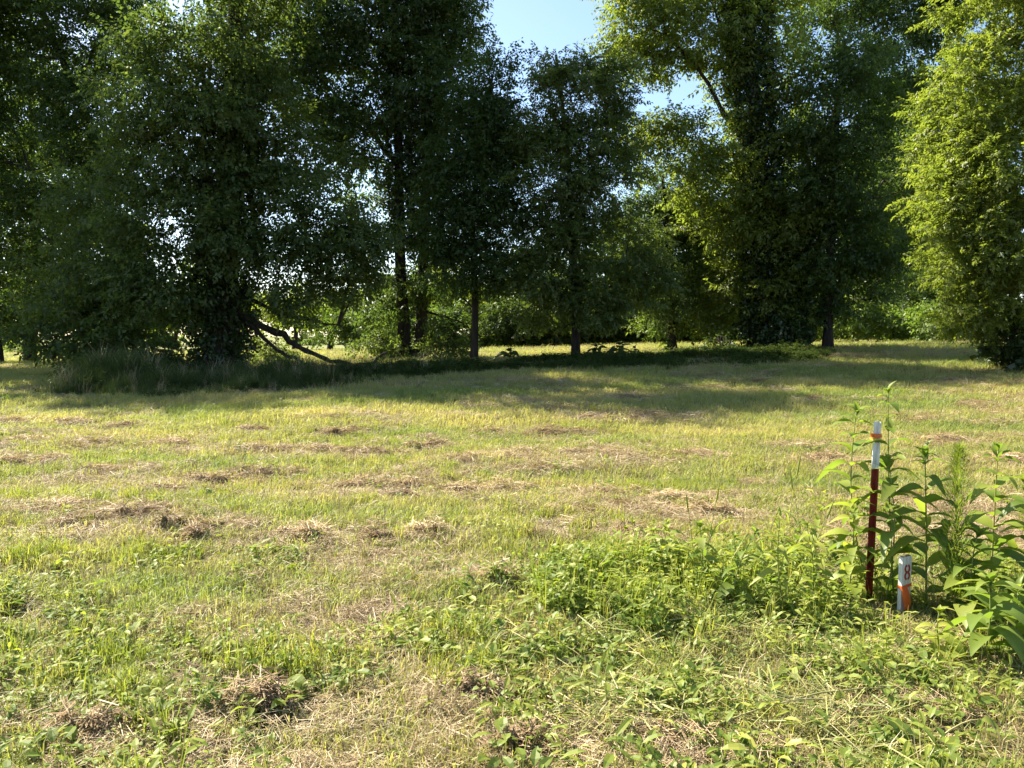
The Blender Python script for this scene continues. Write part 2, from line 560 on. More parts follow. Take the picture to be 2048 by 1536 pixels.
CL = [
    ('small brown hay clump at the left edge, upper of two side by side', 28, 930, 62, .08),
    ('small brown hay clump right of the one at the left edge', 92, 925, 62, .08),
    ('low hay streak behind the brown mound on the left', 190, 945, 100, .06),
    ('flat grey hay streak nearest the left edge, lower left of the field', 125, 1018, 150, .06),
    ('large red brown hay mound left of the two dark lumps', 240, 1040, 170, .11),
    ('dark upright clod, left of the two dark lumps', 327, 1062, 46, .13),
    ('dark upright clod, right of the two dark lumps', 392, 1085, 62, .12),
    ('long hay ridge trailing right from the dark lumps', 440, 1062, 110, .08),
    ('dark topped hay clump left of the middle with a ragged crest', 398, 968, 84, .10),
    ('pale hay streak left of the ragged crested clump', 310, 982, 120, .05),
    ('peaked hay clump in the left half, above the large red brown one', 525, 955, 96, .13),
    ('pale low hay clump above the peaked one', 512, 902, 92, .06),
    ('wide pale hay clump left of the middle, in the third row', 635, 905, 110, .07),
    ('pale hay clump in the third row, right of the wide one', 735, 908, 100, .07),
    ('large red brown hay heap at the centre left, nearest of its row', 620, 1082, 150, .12),
    ('peaked red brown hay heap just right of the large one', 748, 1085, 92, .12),
    ('rounded red brown hay heap, rightmost of three in a row', 868, 1075, 86, .12),
    ('broad grey brown hay patch in the middle of the field', 740, 980, 170, .10),
    ('small dark hay clump at the right end of the broad grey brown patch', 800, 998, 60, .08),
    ('small brown hay clump left of the pale heap in the middle', 905, 990, 76, .08),
    ('pale hay heap in the middle of the field, right of a small brown clump', 1000, 985, 120, .10),
    ('rounded brown hay clump above the middle of the field', 870, 895, 66, .08),
    ('pale hay streak right of the rounded brown clump', 955, 918, 100, .06),
    ('peaked pale hay clump left of a green tuft in the middle', 1040, 910, 84, .09),
    ('long pale hay patch in the third row, right of the middle', 1225, 915, 130, .07),
    ('brown hay clump in the third row, above the leaning grass stalks', 1385, 915, 90, .07),
    ('brown hay clump left of the weeds in the second row', 1215, 995, 100, .09),
    ('pale hay patch left of the weeds, beside a brown clump', 1335, 1005, 130, .08),
    ('flattened brown hay patch nearest the weeds on the left', 1270, 1075, 150, .08),
    ('dark hay clump just above the left end of the weeds', 1445, 1035, 84, .10),
    ('large hay clump behind the tall weeds, left of the post', 1660, 925, 115, .10),
    ('small hay clump in the far row, above the large one left of the post', 1630, 805, 66, .08),
    ('long hay clump in the far row, right of the middle', 1105, 872, 96, .09),
    ('small pointed hay clump in the far row at the middle', 985, 868, 60, .08),
    ('tiny hay clump at the edge of the tree shadow, left of an even smaller one', 1182, 840, 52, .07),
    ('smallest dark hay clump at the edge of the tree shadow', 1265, 842, 24, .07),
    ('hay clump in the second far row on the left', 350, 890, 86, .06),
    ('low hay clump in the second far row, farther left', 180, 890, 100, .06),
    ('hay streak in the second far row at the left edge', 45, 884, 110, .06),
    ('small hay clump in the far row, left of the middle', 500, 864, 56, .07),
    ('small hay clump in the farthest left row, right of two low ones', 255, 855, 66, .05),
    ('hay clump farthest back at the left edge', 25, 846, 62, .06),
    ('low hay clump farthest back, right of the one at the left edge', 140, 847, 70, .06),
    ('small dark hay clump in the far row left of centre', 700, 868, 52, .08),
    ('small straw ball at the upper left edge of the weedy patch', 1005, 1165, 56, .09),
    ('steep sunlit hay mound close by in the lower left', 535, 1420, 110, .12),
    ('flattened root clod with straw at the lower left corner', 200, 1470, 130, .07),
    ('small brown straw heap near the bottom, left of centre right', 935, 1390, 90, .06),
    ('tangle of straw at the bottom edge just right of the middle', 1060, 1500, 140, .06),
    ('dark earthy straw patch at the bottom, below the weeds', 1400, 1500, 150, .05),
    ('hay clump in the shade of the tree row', 1260, 800, 70, .06),
    ('hay clump at the right edge behind the weeds', 2020, 925, 100, .08),
    ('hay clump behind the feathery weed', 1900, 885, 110, .08),
]
CLW = [(onground(q[1], q[2]), q[3]) for q in CL]


def halo(x, y):
    m = np.zeros(len(x))
    for p, wp in CLW:
        rx = wp / 2 * p.y / FPX * 1.8
        m = np.maximum(m, np.exp(-((x - p.x) / rx) ** 2 - ((y - p.y) / (rx * .75)) ** 2))
    return m


GX, GY, GS, GI = [], [], [], []
for y0, y1, dens, sc in ((2.2, 3.6, 330, .95), (3.6, 5.2, 280, 1.0), (5.2, 8, 190, 1.15), (8, 12, 110, 1.4), (12, 18, 62, 1.75), (18, 27, 36, 2.1), (27, 38, 14, 2.8), (38, 60, 5, 3.6)):
    x, y = wedge(y0, y1, dens)
    hm, lm, wp = hay_mask(x, y), lush_mask(x, y), weedpatch(x, y)
    u = RNG.random(len(x))
    kind = np.where(hm + .50 * (u - .5) > .73, 2, 0)
    ha = halo(x, y) * np.clip(1.6 - .0 * y, 0, 1)
    kind = np.where(RNG.random(len(x)) < .85 * ha, 2, kind)
    kind = np.where((kind == 0) & (lm + .55 * (RNG.random(len(x)) - .5) > .80) & (y < 14), 1, kind)
    u2 = RNG.random(len(x))
    weedn = vnoise(x, y, .8, .6, 17)
    kind = np.where((y < 5.2) & (x < 1.5) & (weedn > .5) & (u2 < .30), 3, kind)
    kind = np.where((y < 12) & (u2 < .03), 3, kind)
    kind = np.where(u2 < .75 * wp, 3, kind)
    keep = ~((y > strip_front(x) + .5) & (y < strip_front(x) + 6) & (x < 10.6) & (x > sfx[0]) & (u2 < .8))
    bare = vnoise(x, y, .45, .35, 37)
    keep &= (y > 6) | (RNG.random(len(x)) < np.clip(.45 + 1.8 * (bare - .12), .4, 1))
    x, y, kind = x[keep], y[keep], kind[keep]
    n = len(x)
    GX.append(x); GY.append(y)
    f = RNG.uniform(.7, 1.3, n) * sc
    f = np.where(kind == 1, f * .85 / sc * np.clip(1.15 - y / 30, .6, 1), f)
    stub = (y < 9) & (kind == 0) & (RNG.random(n) < .13)
    kind = np.where(stub, 4, kind)
    f = np.where(kind == 2, f * .8, f)
    f = np.where(kind == 3, f / sc * RNG.uniform(.7, 1.2, n), f)
    GS.append(f)
    base = np.array([0, 5, 9, 14, 19])[kind]
    cnt = np.array([5, 4, 5, 5, 3])[kind]
    GI.append(base + (RNG.random(n) * cnt).astype(int))
GX, GY, GS, GI = map(np.concatenate, (GX, GY, GS, GI))
GZ = terrain(GX, GY)
rot = np.stack([RNG.normal(0, .12, len(GX)), RNG.normal(0, .12, len(GX)), RNG.random(len(GX)) * 2 * PI], -1)
lawn = scatter('grass', np.stack([GX, GY, GZ], -1), rot, GS, GI, V_GRASS + V_LUSH + V_STRAW + V_WEED + V_STUB)
tag(lawn, 'freshly mown grass with low weeds and scattered cut stems over the whole field', 'grass')
print('tufts', len(GX))


# ---------------------------------------------------------------- undergrowth under the trees
def forb_tuft(n_st, h0, h1, ll, lw, mat, seed, name):
    r = np.random.default_rng(seed)
    V = []
    for k in range(n_st):
        h = r.uniform(h0, h1)
        bx, by = r.normal(0, .09, 2)
        lx, ly = r.normal(0, .12 * h, 2)
        for t in np.linspace(0, 1, 3)[:-1]:
            A = np.array([bx + lx * t, by + ly * t, h * t])
            B = np.array([bx + lx * (t + .5), by + ly * (t + .5), h * (t + .5)])
            V += [A + (-.004, 0, 0), A + (.004, 0, 0), B + (.003, 0, 0), B + (-.003, 0, 0)]
        for i in range(int(9 + 8 * h)):
            t = r.uniform(.15, 1.02)
            a = r.uniform(0, 2 * PI)
            p = np.array([bx + lx * t, by + ly * t, h * t])
            e = r.uniform(-.5, .45)
            u = np.array([math.cos(a) * math.cos(e), math.sin(a) * math.cos(e), math.sin(e)])
            sd = np.array([-math.sin(a), math.cos(a), r.normal(0, .3)])
            L = ll * r.uniform(.6, 1.2)
            W = lw * r.uniform(.7, 1.2)
            p = p + u * L * .2
            V += [p, p + u * L * .45 + sd * W / 2, p + u * L - np.array([0, 0, .12 * L]), p + u * L * .45 - sd * W / 2]
    return quad_mesh(name, np.array(V), mat)


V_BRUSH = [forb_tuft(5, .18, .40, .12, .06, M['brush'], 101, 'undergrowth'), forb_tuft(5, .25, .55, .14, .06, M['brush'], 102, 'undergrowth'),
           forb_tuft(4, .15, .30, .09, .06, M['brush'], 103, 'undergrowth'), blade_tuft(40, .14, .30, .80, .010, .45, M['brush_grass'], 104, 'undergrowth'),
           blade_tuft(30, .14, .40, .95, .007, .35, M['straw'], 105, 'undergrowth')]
UX, UY, UI, US = [], [], [], []
n = 9000
x = RNG.uniform(sfx[0], 10.8, n)
f = RNG.random(n)
y = strip_front(x) + .1 + 4.6 * f ** .8 + 1.3 * (vnoise(x, x * 0, 1.2, 1, 19) - .5) + .8 * (vnoise(x, x * 0, .35, 1, 29) - .5)
leftness = np.clip((-1.5 - x) / 4, 0, 1)
u = RNG.random(n)
pick = np.where(u < .62 * leftness, np.where(RNG.random(n) < .80, 3, np.where(RNG.random(n) < .5, 4, 1)), (RNG.random(n) * 3).astype(int))
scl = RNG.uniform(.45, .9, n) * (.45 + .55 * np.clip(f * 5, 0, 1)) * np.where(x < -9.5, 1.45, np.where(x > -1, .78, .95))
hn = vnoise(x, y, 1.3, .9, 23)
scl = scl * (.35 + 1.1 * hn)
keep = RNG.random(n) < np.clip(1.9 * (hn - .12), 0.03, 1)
pts = np.stack([x, y, terrain(x, y)], -1)[keep]
rot = np.stack([RNG.normal(0, .1, n), RNG.normal(0, .1, n), RNG.random(n) * 2 * PI], -1)[keep]
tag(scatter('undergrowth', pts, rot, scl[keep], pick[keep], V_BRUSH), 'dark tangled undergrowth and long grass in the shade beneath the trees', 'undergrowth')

# brush along the far edge of the field
V_EDGE = [forb_tuft(6, .4, 1.1, .20, .10, M['brush_light'], 111, 'edge_brush'), forb_tuft(6, .3, .9, .22, .10, M['brush_light'], 112, 'edge_brush'),
          forb_tuft(5, .5, 1.4, .20, .10, M['brush'], 113, 'edge_brush')]
n = 3600
t = RNG.random(n)
ex = -6 + 38 * t
ey = np.interp(ex, [-6, 0, 6, 14, 20, 26, 32], [47, 46, 46, 45, 41, 36, 34]) + RNG.exponential(1.3, n)
tag(scatter('brush', np.stack([ex, ey, terrain(ex, ey)], -1), np.stack([0 * ex, 0 * ex, RNG.random(n) * 6.28], -1), RNG.uniform(.6, 1.25, n), (RNG.random(n) * 3).astype(int), V_EDGE),
    'pale green weedy brush along the far edge of the sunlit field', 'brush')


# ---------------------------------------------------------------- trees
def norm(a):
    return a / np.maximum(np.linalg.norm(a, axis=-1, keepdims=True), 1e-9)


def spray_template(kind, jr):
    """leaflets along a stalk that runs +X, z up; (n,4,3)"""
    Q = []
    def leaflet(x, y, ang, L, W, droop):
        if kind == 'simple' or kind == 'far': ang, droop = ang + jr.normal(0, .45), droop + jr.normal(0, .45)
        else: ang, droop = ang + jr.normal(0, .2), droop + jr.normal(0, .22)
        L, W = L * jr.uniform(.65, 1.25), W * jr.uniform(.85, 1.2)
        ca, sa = math.cos(ang), math.sin(ang)
        u = np.array([ca, sa, -droop])
        u /= np.linalg.norm(u)
        v = np.array([-sa, ca, jr.normal(.1, .45)])
        p = np.array([x, y, jr.normal(0, .012)])
        Q.append([p, p + u * L * .42 + v * W / 2 + (0, 0, .012), p + u * L + (0, 0, -.02), p + u * L * .42 - v * W / 2])
    if kind == 'pinnate':
        for i in range(5):
            t = .06 + .072 * i
            L = .110 - .008 * abs(i - 2)
            leaflet(t, 0, 1.05, L, .052, .16)
            leaflet(t, 0, -1.05, L, .052, .16)
        leaflet(.39, 0, 0, .11, .05, .35)
    elif kind == 'simple':
        for i in range(7):
            leaflet(.05 + .055 * i, .01 * (-1) ** i, .95 * (-1) ** i, .105, .062, .30)
        leaflet(.42, 0, 0, .10, .055, .35)
    elif kind == 'ivy':
        for i in range(6):
            leaflet(.03 + .05 * i, .02 * (-1) ** i, 1.2 * (-1) ** i, .10, .095, .45)
    elif kind == 'far':
        for i in range(4):
            leaflet(.08 + .13 * i, 0, .9, .24, .12, .2)
            leaflet(.08 + .13 * i, 0, -.9, .24, .12, .2)
    q = np.array(Q)
    q[:, :, 2] -= .22 * q[:, :, 0] ** 2         # the stalk arches down
    return q


TPL = {k: [spray_template(k, np.random.default_rng(300 + q)) for q in range(5)] for k in ('pinnate', 'simple', 'ivy', 'far')}
AREA = {'pinnate': .5 * .107 * .050, 'simple': .5 * .105 * .062, 'ivy': .5 * .1 * .095, 'far': .5 * .24 * .12}
NLEAF = 0


def leaves_at(P, D, scale, kind, flat=.75):
    """P points, D outward directions -> leaf quads"""
    n = len(P)
    D = norm(D)
    up = norm(np.stack([RNG.normal(0, flat, n), RNG.normal(0, flat, n), np.ones(n)], -1))
    Zv = norm(up - D * np.sum(up * D, -1, keepdims=True))
    Yv = np.cross(Zv, D)
    t = np.stack([T.reshape(-1, 3) for T in TPL[kind]])[RNG.integers(0, 5, n)]
    s = scale[:, None, None]
    V = P[:, None, :] + s * (t[:, :, 0:1] * D[:, None] + t[:, :, 1:2] * Yv[:, None] + t[:, :, 2:3] * Zv[:, None])
    return V.reshape(-1, 3)


def blob_sprays(c, rx, ry, rz, tau, kind, size=1.0, clump=.42):
    """points in clumps through an ellipsoid, thicker to its outside; returns sprays and the clump centres"""
    area = PI * rx * rz
    n = tau * area / (AREA[kind] * size * size * .5)
    nsp = max(12, int(n / len(TPL[kind][0])))
    ncl = max(5, int(nsp / 24))
    u = norm(RNG.normal(0, 1, (ncl, 3)))
    q = RNG.random(ncl) ** .40
    q = q * (1 + .20 * RNG.normal(0, 1, ncl) * (q > .8))
    cc = c + u * q[:, None] * np.array([rx, ry, rz])
    k = RNG.integers(0, ncl, nsp)
    e = norm(RNG.normal(0, 1, (nsp, 3))) * (RNG.random(nsp) ** .5)[:, None]
    e[:, 2] = np.where(e[:, 2] < 0, e[:, 2] * .55, e[:, 2])
    off = e * clump * np.array([1.15, 1.15, .55]) * (.55 + .9 * RNG.random(ncl)[k][:, None])
    P = cc[k] + off
    D = e * np.array([1, 1, .7]) + u[k] * .35 + RNG.normal(0, .38, (nsp, 3))
    D[:, 2] -= .12
    return P, D, cc


def smooth_path(pts, n=6):
    """Catmull-Rom through points"""
    pts = [Vector(p) for p in pts]
    P = [pts[0] * 2 - pts[1]] + pts + [pts[-1] * 2 - pts[-2]]
    out = []
    for i in range(1, len(P) - 2):
        for k in range(n):
            t = k / n
            a, b, c, d = P[i - 1], P[i], P[i + 1], P[i + 2]
            out.append(.5 * ((2 * b) + (c - a) * t + (2 * a - 5 * b + 4 * c - d) * t * t + (3 * b - a - 3 * c + d) * t ** 3))
    out.append(pts[-1])
    return out


def near_branch(paths, p):
    best, bp = 1e9, None
    for path in paths:
        for q in path:
            dz = p[2] - q.z
            d = math.dist(p, q) + (0 if dz > -.3 else -1.2 * dz)
            if d < best: best, bp = d, q
    return bp


NEED = []
def tree(name, label, d, trunks, r0, blobs, leaf='pinnate', mat='crown_mid', tau=2.0, size=1.0, limbs=(), ivy=None, group=None, cat='tree',
         rdep=1.0, clump=.52, twigs=True, limb_r=.07):
    """trunks: pixel paths at distance d (or (px,py,d)); blobs: (px, py, rx, ry[, d offset[, tau factor]]) seen in the photograph, turned into metres"""
    global NLEAF
    mp = d / FPX
    def W(q):
        return at(q[0], q[1], q[2] if len(q) > 2 else d)
    tp = []
    for tr in trunks:
        p0 = foot(tr[0][0], tr[0][2] if len(tr[0]) > 2 else d)
        tp.append(smooth_path([p0 - Vector((0, 0, .15))] + [W(q) for q in tr[1:]], 6))
    root = empty(name, tp[0][0] + Vector((0, 0, .15)))
    tag(root, label, cat, group)
    inv = root.location
    def part(b, nm, mt):
        o = b.build(nm, mt)
        o.data.transform(Matrix.Translation(-inv))
        o.parent = root
        return o
    rr = r0 if isinstance(r0, (list, tuple)) else [r0] * len(tp)
    for path, r in zip(tp, rr):
        b = MB()
        n = len(path)
        rad = [r * (1 - .72 * i / (n - 1)) * (1.45 if i == 0 else 1.18 if i == 1 else 1) for i in range(n)]
        b.tube(path, rad, 10, wob=.06)
        part(b, 'trunk', M['bark'])
    lp = []
    for lb in limbs:
        pth = smooth_path([W(q) for q in lb[:-1]], 5)
        b = MB()
        n = len(pth)
        pth = [q + Vector((RNG.normal(0, 1), RNG.normal(0, 1), RNG.normal(0, 1))) * lb[-1] * .28 * min(1, i) for i, q in enumerate(pth)]
        b.tube(pth, [lb[-1] * (1 - .75 * i / (n - 1)) * RNG.uniform(.82, 1.15) for i in range(n)], 7, wob=.12)
        part(b, 'limb', M['bark'])
        lp.append(pth)
    VS = []
    tw = MB()
    for bl in blobs:
        px, py, rx, ry = bl[:4]
        dd = d + (bl[4] if len(bl) > 4 else RNG.normal(0, .5) * rdep)
        tf = bl[5] if len(bl) > 5 else 1.0
        c = at(px, py, dd)
        a, h = rx * dd / FPX, ry * dd / FPX
        P, D, cc = blob_sprays(np.array(c), a, max(.5, .5 * (a + h)) * rdep, h, tau * tf, leaf, size, min(clump, .55 * min(a, h)))
        gzv = terrain(P[:, 0], P[:, 1])
        ok = P[:, 2] > gzv + .12
        P, D = P[ok], D[ok]
        VS.append(leaves_at(P, D, RNG.uniform(.6, 1.25, len(P)) * size, leaf))
        # limb from trunk or limb to the blob, twigs from its end to the clumps
        q = near_branch(tp + lp, c)
        mid = (q + c) / 2 + Vector((RNG.normal(0, .15), RNG.normal(0, .15), .25))
        bp = smooth_path([q, mid, c], 4)
        L = (q - c).length
        r1 = max(.018, min(limb_r, .022 * L))
        b = MB()
        b.tube(bp, [r1 * (1 - .65 * i / (len(bp) - 1)) for i in range(len(bp))], 5)
        part(b, 'limb', M['twig'])
        if twigs:
            for e in cc[::2]:
                s0 = bp[int(RNG.integers(len(bp) // 2, len(bp)))]
                e = Vector(e)
                m_ = (s0 + e) / 2 + Vector((0, 0, .12))
                tw.tube([s0, m_, e], [.014, .010, .005], 3, cap=False)
    if tw.n:
        tag(part(tw, 'twigs', M['twig']), kind='stuff')
    V = np.concatenate(VS) - np.array(inv)
    NLEAF += len(V) // 4
    o = link(bpy.data.objects.new('crown', quad_mesh('crown', V, M[mat])), root)
    o['kind'] = 'stuff'
    if ivy:
        VS = []
        for ti, z0, z1, rad_, tv in ivy:
            path = tp[ti]
            zz = np.array([q.z for q in path])
            n = int(tv * (z1 - z0) * rad_ * 2 * PI / (AREA['ivy'] * 3))
            z = RNG.uniform(z0, z1, n)
            ax = np.interp(z, zz, [q.x for q in path])
            ay = np.interp(z, zz, [q.y for q in path])
            a = RNG.uniform(0, 2 * PI, n)
            lump = .6 + .9 * vnoise(a * 2, z, .8, .7, 31 + ti)
            R = rad_ * lump * RNG.uniform(.55, 1.05, n)
            P = np.stack([ax + R * np.cos(a), ay + R * np.sin(a), z], -1)
            D = np.stack([np.cos(a) * .5, np.sin(a) * .5, RNG.uniform(-1.2, .1, n)], -1)
            VS.append(leaves_at(P, D, RNG.uniform(.7, 1.2, n), 'ivy'))
        V = np.concatenate(VS) - np.array(inv)
        NLEAF += len(V) // 4
        o = link(bpy.data.objects.new('ivy', quad_mesh('ivy', V, M['ivy'])), root)
        o['kind'] = 'stuff'
    return root


# big spreading tree on the left
tree('spreading_tree', 'huge spreading tree with a thick dark trunk and boughs sweeping to the ground', 25,
     [[(440, 738), (444, 620), (452, 420), (465, 180), (480, -160)]], .62,
     [(390, 120, 120, 75, -1.5), (300, 190, 95, 100, -1), (470, 170, 85, 100, -.6), (390, 240, 120, 90, -1.6), (280, 330, 95, 90, -.5), (400, 370, 110, 80, -1.2),
      (520, 300, 80, 90, 0), (320, 460, 120, 90, -1.4), (210, 520, 95, 80, -.6), (440, 470, 95, 75, -1.6), (120, 600, 80, 65, -.3), (200, 630, 95, 70, -.9),
      (300, 575, 90, 75, -1.6), (365, 610, 45, 45, -.8), (75, 665, 45, 45, 0), (150, 690, 80, 45, -.6), (255, 690, 85, 45, -1), (560, 540, 85, 80, -1),
      (590, 430, 95, 80, -.5), (670, 480, 100, 90, -.6), (700, 550, 75, 60, -.5), (610, 605, 75, 35, -.8), (730, 490, 50, 70, 0),
      (430, -90, 150, 70, -2), (560, -70, 110, 70, -1), (480, 60, 110, 80, 1.5), (600, -120, 120, 60, 0), (600, 320, 90, 80, 1), (180, 420, 80, 70, .5)],
     leaf='simple', mat='crown_dark', tau=2.2, size=1.15,
     limbs=[[(445, 610), (520, 650), (590, 690), (650, 715), (720, 732), (775, 705), .13], [(447, 560), (540, 620), (620, 640), (690, 655), .09],
            [(450, 520), (380, 560), (300, 600), (200, 650), (110, 690), .12], [(455, 420), (380, 350), (310, 290), .12], [(455, 380), (540, 380), (640, 440), .12],
            [(450, 590), (540, 690), (590, 718), (620, 734), .09], [(460, 300), (430, 220), (395, 130), .11]],
     ivy=[(0, .2, 9.5, .80, .9)])
# open tree behind it on the far left
tree('leaning_tree', 'tall open tree with long leaning limbs at the left edge, sky showing through its crown', 31,
     [[(225, 728), (245, 560), (215, 400), (170, 230), (100, 60), (40, -120)]], .26,
     [(60, 110, 95, 80), (150, 40, 100, 70), (20, 250, 80, 80), (130, 300, 75, 65), (50, 380, 80, 60), (120, 470, 80, 60), (20, 520, 60, 60), (250, 10, 100, 60), (-40, 130, 90, 110),
      (40, 0, 110, 70), (190, 150, 70, 70), (60, 590, 50, 50), (240, 100, 60, 60), (-60, 330, 80, 120), (110, -100, 180, 90), (-80, -60, 120, 120), (180, 560, 60, 60), (170, 250, 65, 65, -1), (215, 330, 60, 60, -1), (120, 200, 60, 60, -1)],
     leaf='simple', mat='crown_mid', tau=1.75, size=1.15,
     limbs=[[(240, 520), (170, 590), (120, 560), (60, 520), .10], [(205, 370), (130, 330), (60, 340), .10], [(215, 400), (290, 300), (330, 150), .12], [(150, 190), (190, 90), (230, 10), .10]])
tree('leafy_back_tree', 'leafy tree standing behind the leaning tree and closing the left edge', 37,
     [[(60, 716), (62, 560), (66, 380), (60, 200)]], .25,
     [(20, 260, 90, 75), (120, 270, 85, 70), (60, 380, 95, 70), (150, 400, 80, 70), (-20, 420, 80, 80), (80, 490, 95, 65), (170, 520, 75, 60), (0, 540, 70, 50), (100, 590, 80, 45), (210, 330, 60, 70), (240, 460, 60, 60), (60, 160, 80, 60)],
     leaf='simple', mat='crown_light', tau=1.7, size=1.5, twigs=False)
# its neighbour outside the frame, which shades the ground in front
tree('shading_tree', 'tall tree just beyond the left edge that shades the ground in front of the row', 30,
     [[(-200, 728), (-205, 500), (-190, 200), (-195, -150)]], .36,
     [(-200, 350, 170, 110), (-190, 180, 180, 110), (-200, 20, 180, 110), (-210, -140, 160, 110), (-180, -260, 120, 90), (-150, 470, 90, 70), (-260, 480, 100, 80)], leaf='simple', mat='crown_mid', tau=1.6, size=2.4, twigs=False)
# twin vine-hung trunks
tree('twin_trunk_tree', 'tall twin trunked tree hung with ivy left of the sky gap', 30,
     [[(812, 726), (802, 560), (797, 330), (790, 0), (785, -260)], [(838, 726), (846, 560), (855, 300), (852, 100), (862, -260)]], [.27, .25],
     [(600, 40, 90, 80), (690, 100, 95, 90), (620, 170, 80, 70), (780, 40, 90, 100), (880, 50, 75, 100), (925, 60, 42, 85), (560, 130, 75, 80), (740, 220, 75, 70), (850, 190, 60, 90),
      (905, 140, 50, 55), (830, -90, 150, 90), (650, -90, 150, 90), (660, 260, 75, 70), (720, 330, 60, 60), (860, 300, 45, 70), (800, 560, 50, 50, 0, .8), (860, 600, 45, 50, 0, .8), (760, 630, 50, 50, .5, .8), (740, 420, 45, 50, 1, .8)],
     leaf='simple', mat='crown_dark', tau=2.3, size=1.2,
     limbs=[[(797, 330), (730, 250), (650, 170), (590, 90), .12], [(852, 120), (900, 90), (940, 60), .07], [(792, 100), (720, 60), (640, -40), .12], [(846, 620), (905, 640), (950, 650), .05]],
     ivy=[(0, 5, 15.5, .42, .9), (1, 4.5, 15.5, .55, 1.0)])
# young trees in the middle
tree('young_dark_tree', 'slender dark tree with a straight trunk right of the twin trunks', 27,
     [[(948, 714), (950, 600), (945, 450), (960, 300), (985, 150)]], .14,
     [(985, 175, 60, 55), (930, 235, 60, 60), (1010, 260, 65, 60), (900, 320, 60, 60), (970, 340, 80, 65), (890, 420, 65, 55), (1010, 420, 60, 60), (950, 480, 75, 55), (880, 530, 50, 50), (1000, 540, 50, 50), (1030, 330, 45, 60), (960, 580, 40, 35), (940, 400, 60, 70), (975, 260, 60, 80), (920, 500, 50, 50)],
     leaf='simple', mat='crown_dark', tau=2.5, limbs=[[(950, 620), (920, 590), (890, 560), .03], [(949, 560), (985, 530), (1010, 500), .03]], limb_r=.035)
tree('feathery_young_tree', 'young feather leaved tree with its pointed top below the open sky', 26,
     [[(1152, 722), (1150, 610), (1141, 450), (1135, 300), (1112, 110)]], .16,
     [(1110, 130, 42, 40), (1175, 150, 45, 50), (1140, 200, 75, 50), (1228, 165, 42, 60), (1085, 265, 52, 55), (1190, 280, 70, 55), (1245, 265, 42, 60), (1120, 360, 70, 55), (1215, 370, 70, 55),
      (1085, 460, 80, 55), (1195, 470, 80, 55), (1265, 470, 55, 60), (1065, 550, 65, 55), (1175, 570, 80, 45), (1250, 585, 70, 45), (1090, 620, 55, 35), (1290, 550, 60, 50), (1130, 500, 60, 60), (1200, 630, 60, 30), (1145, 310, 50, 70), (1150, 420, 55, 60), (1140, 590, 50, 45)],
     leaf='pinnate', mat='crown_dark', tau=2.4, size=1.0, limbs=[[(1150, 620), (1110, 600), (1070, 570), .035], [(1148, 560), (1200, 540), (1250, 530), .035], [(1150, 640), (1125, 660), (1105, 700), .02]], limb_r=.04)
# large tree right of the gap
tree('vine_clad_tree', 'large vine clad tree with sunlit boughs reaching left over the sky gap', 29.5,
     [[(1530, 702), (1526, 500), (1516, 300), (1502, 120), (1490, -170)], [(1585, 702), (1600, 520), (1640, 330), (1680, 190), (1690, 130)]], [.46, .24],
     [(1255, 55, 55, 55, 0), (1325, 30, 75, 60, 0), (1400, 70, 75, 65, 0), (1320, 110, 65, 45, .3), (1255, 120, 45, 45, 0), (1450, 130, 60, 55, 0), (1275, 265, 50, 35, -.5), (1340, 250, 65, 35, -.5), (1415, 285, 65, 45, -.5),
      (1300, 315, 60, 40, -.6), (1375, 345, 75, 50, -.6), (1450, 380, 70, 65, -.3), (1500, 50, 70, 75), (1560, 150, 70, 85), (1515, 270, 60, 85), (1590, 300, 75, 80), (1500, 430, 80, 75), (1590, 450, 80, 70),
      (1430, 460, 65, 60), (1450, 560, 70, 60), (1540, 560, 70, 60), (1625, 550, 65, 60), (1400, -70, 150, 75), (1550, -60, 130, 80), (1290, -40, 80, 60),
      (1450, 630, 70, 40), (1580, 620, 50, 50)],
     leaf='simple', mat='crown_light', tau=2.1, size=1.15,
     limbs=[[(1510, 300), (1450, 230), (1390, 130), (1330, 70), .13], [(1515, 330), (1440, 300), (1370, 280), (1300, 290), .08], [(1505, 170), (1460, 90), (1420, 0), .10], [(1520, 420), (1440, 440), (1370, 470), .08]],
     ivy=[(0, .8, 14, .75, 1.0), (1, .8, 8, .5, .8)])
tree('shaded_middle_tree', 'dark shaded tree between the feather leaved tree and the vine clad trunk', 31.5,
     [[(1345, 704), (1340, 560), (1330, 420), (1325, 350)]], .17,
     [(1330, 390, 70, 45), (1280, 440, 60, 55), (1380, 440, 65, 55), (1300, 510, 70, 55), (1375, 530, 75, 60), (1330, 590, 75, 45), (1410, 600, 60, 40), (1270, 580, 55, 45), (1350, 635, 60, 25)],
     leaf='simple', mat='crown_dark', tau=2.4, size=1.15, limbs=[[(1342, 600), (1300, 560), (1260, 530), .04], [(1340, 540), (1380, 500), (1420, 480), .04]], limb_r=.05)
tree('slim_shaded_tree', 'slim shaded tree with a bare lower trunk just right of the vine clad tree', 28.3,
     [[(1655, 704), (1660, 560), (1668, 330), (1690, 80)]], .18,
     [(1700, 140, 80, 80), (1655, 240, 70, 70), (1740, 250, 75, 75), (1640, 380, 70, 70), (1720, 390, 80, 75), (1680, 500, 75, 70), (1745, 510, 65, 70), (1640, 600, 50, 45), (1700, 590, 55, 40), (1600, 640, 40, 35), (1770, 430, 70, 70, 2), (1760, 560, 60, 50, 3), (1800, 350, 70, 70, 3), (1690, 620, 40, 25, 2)],
     leaf='simple', mat='crown_mid', tau=2.3, size=1.15, limbs=[[(1657, 640), (1700, 610), (1740, 600), .03], [(1664, 450), (1710, 420), (1750, 390), .06]], limb_r=.05)
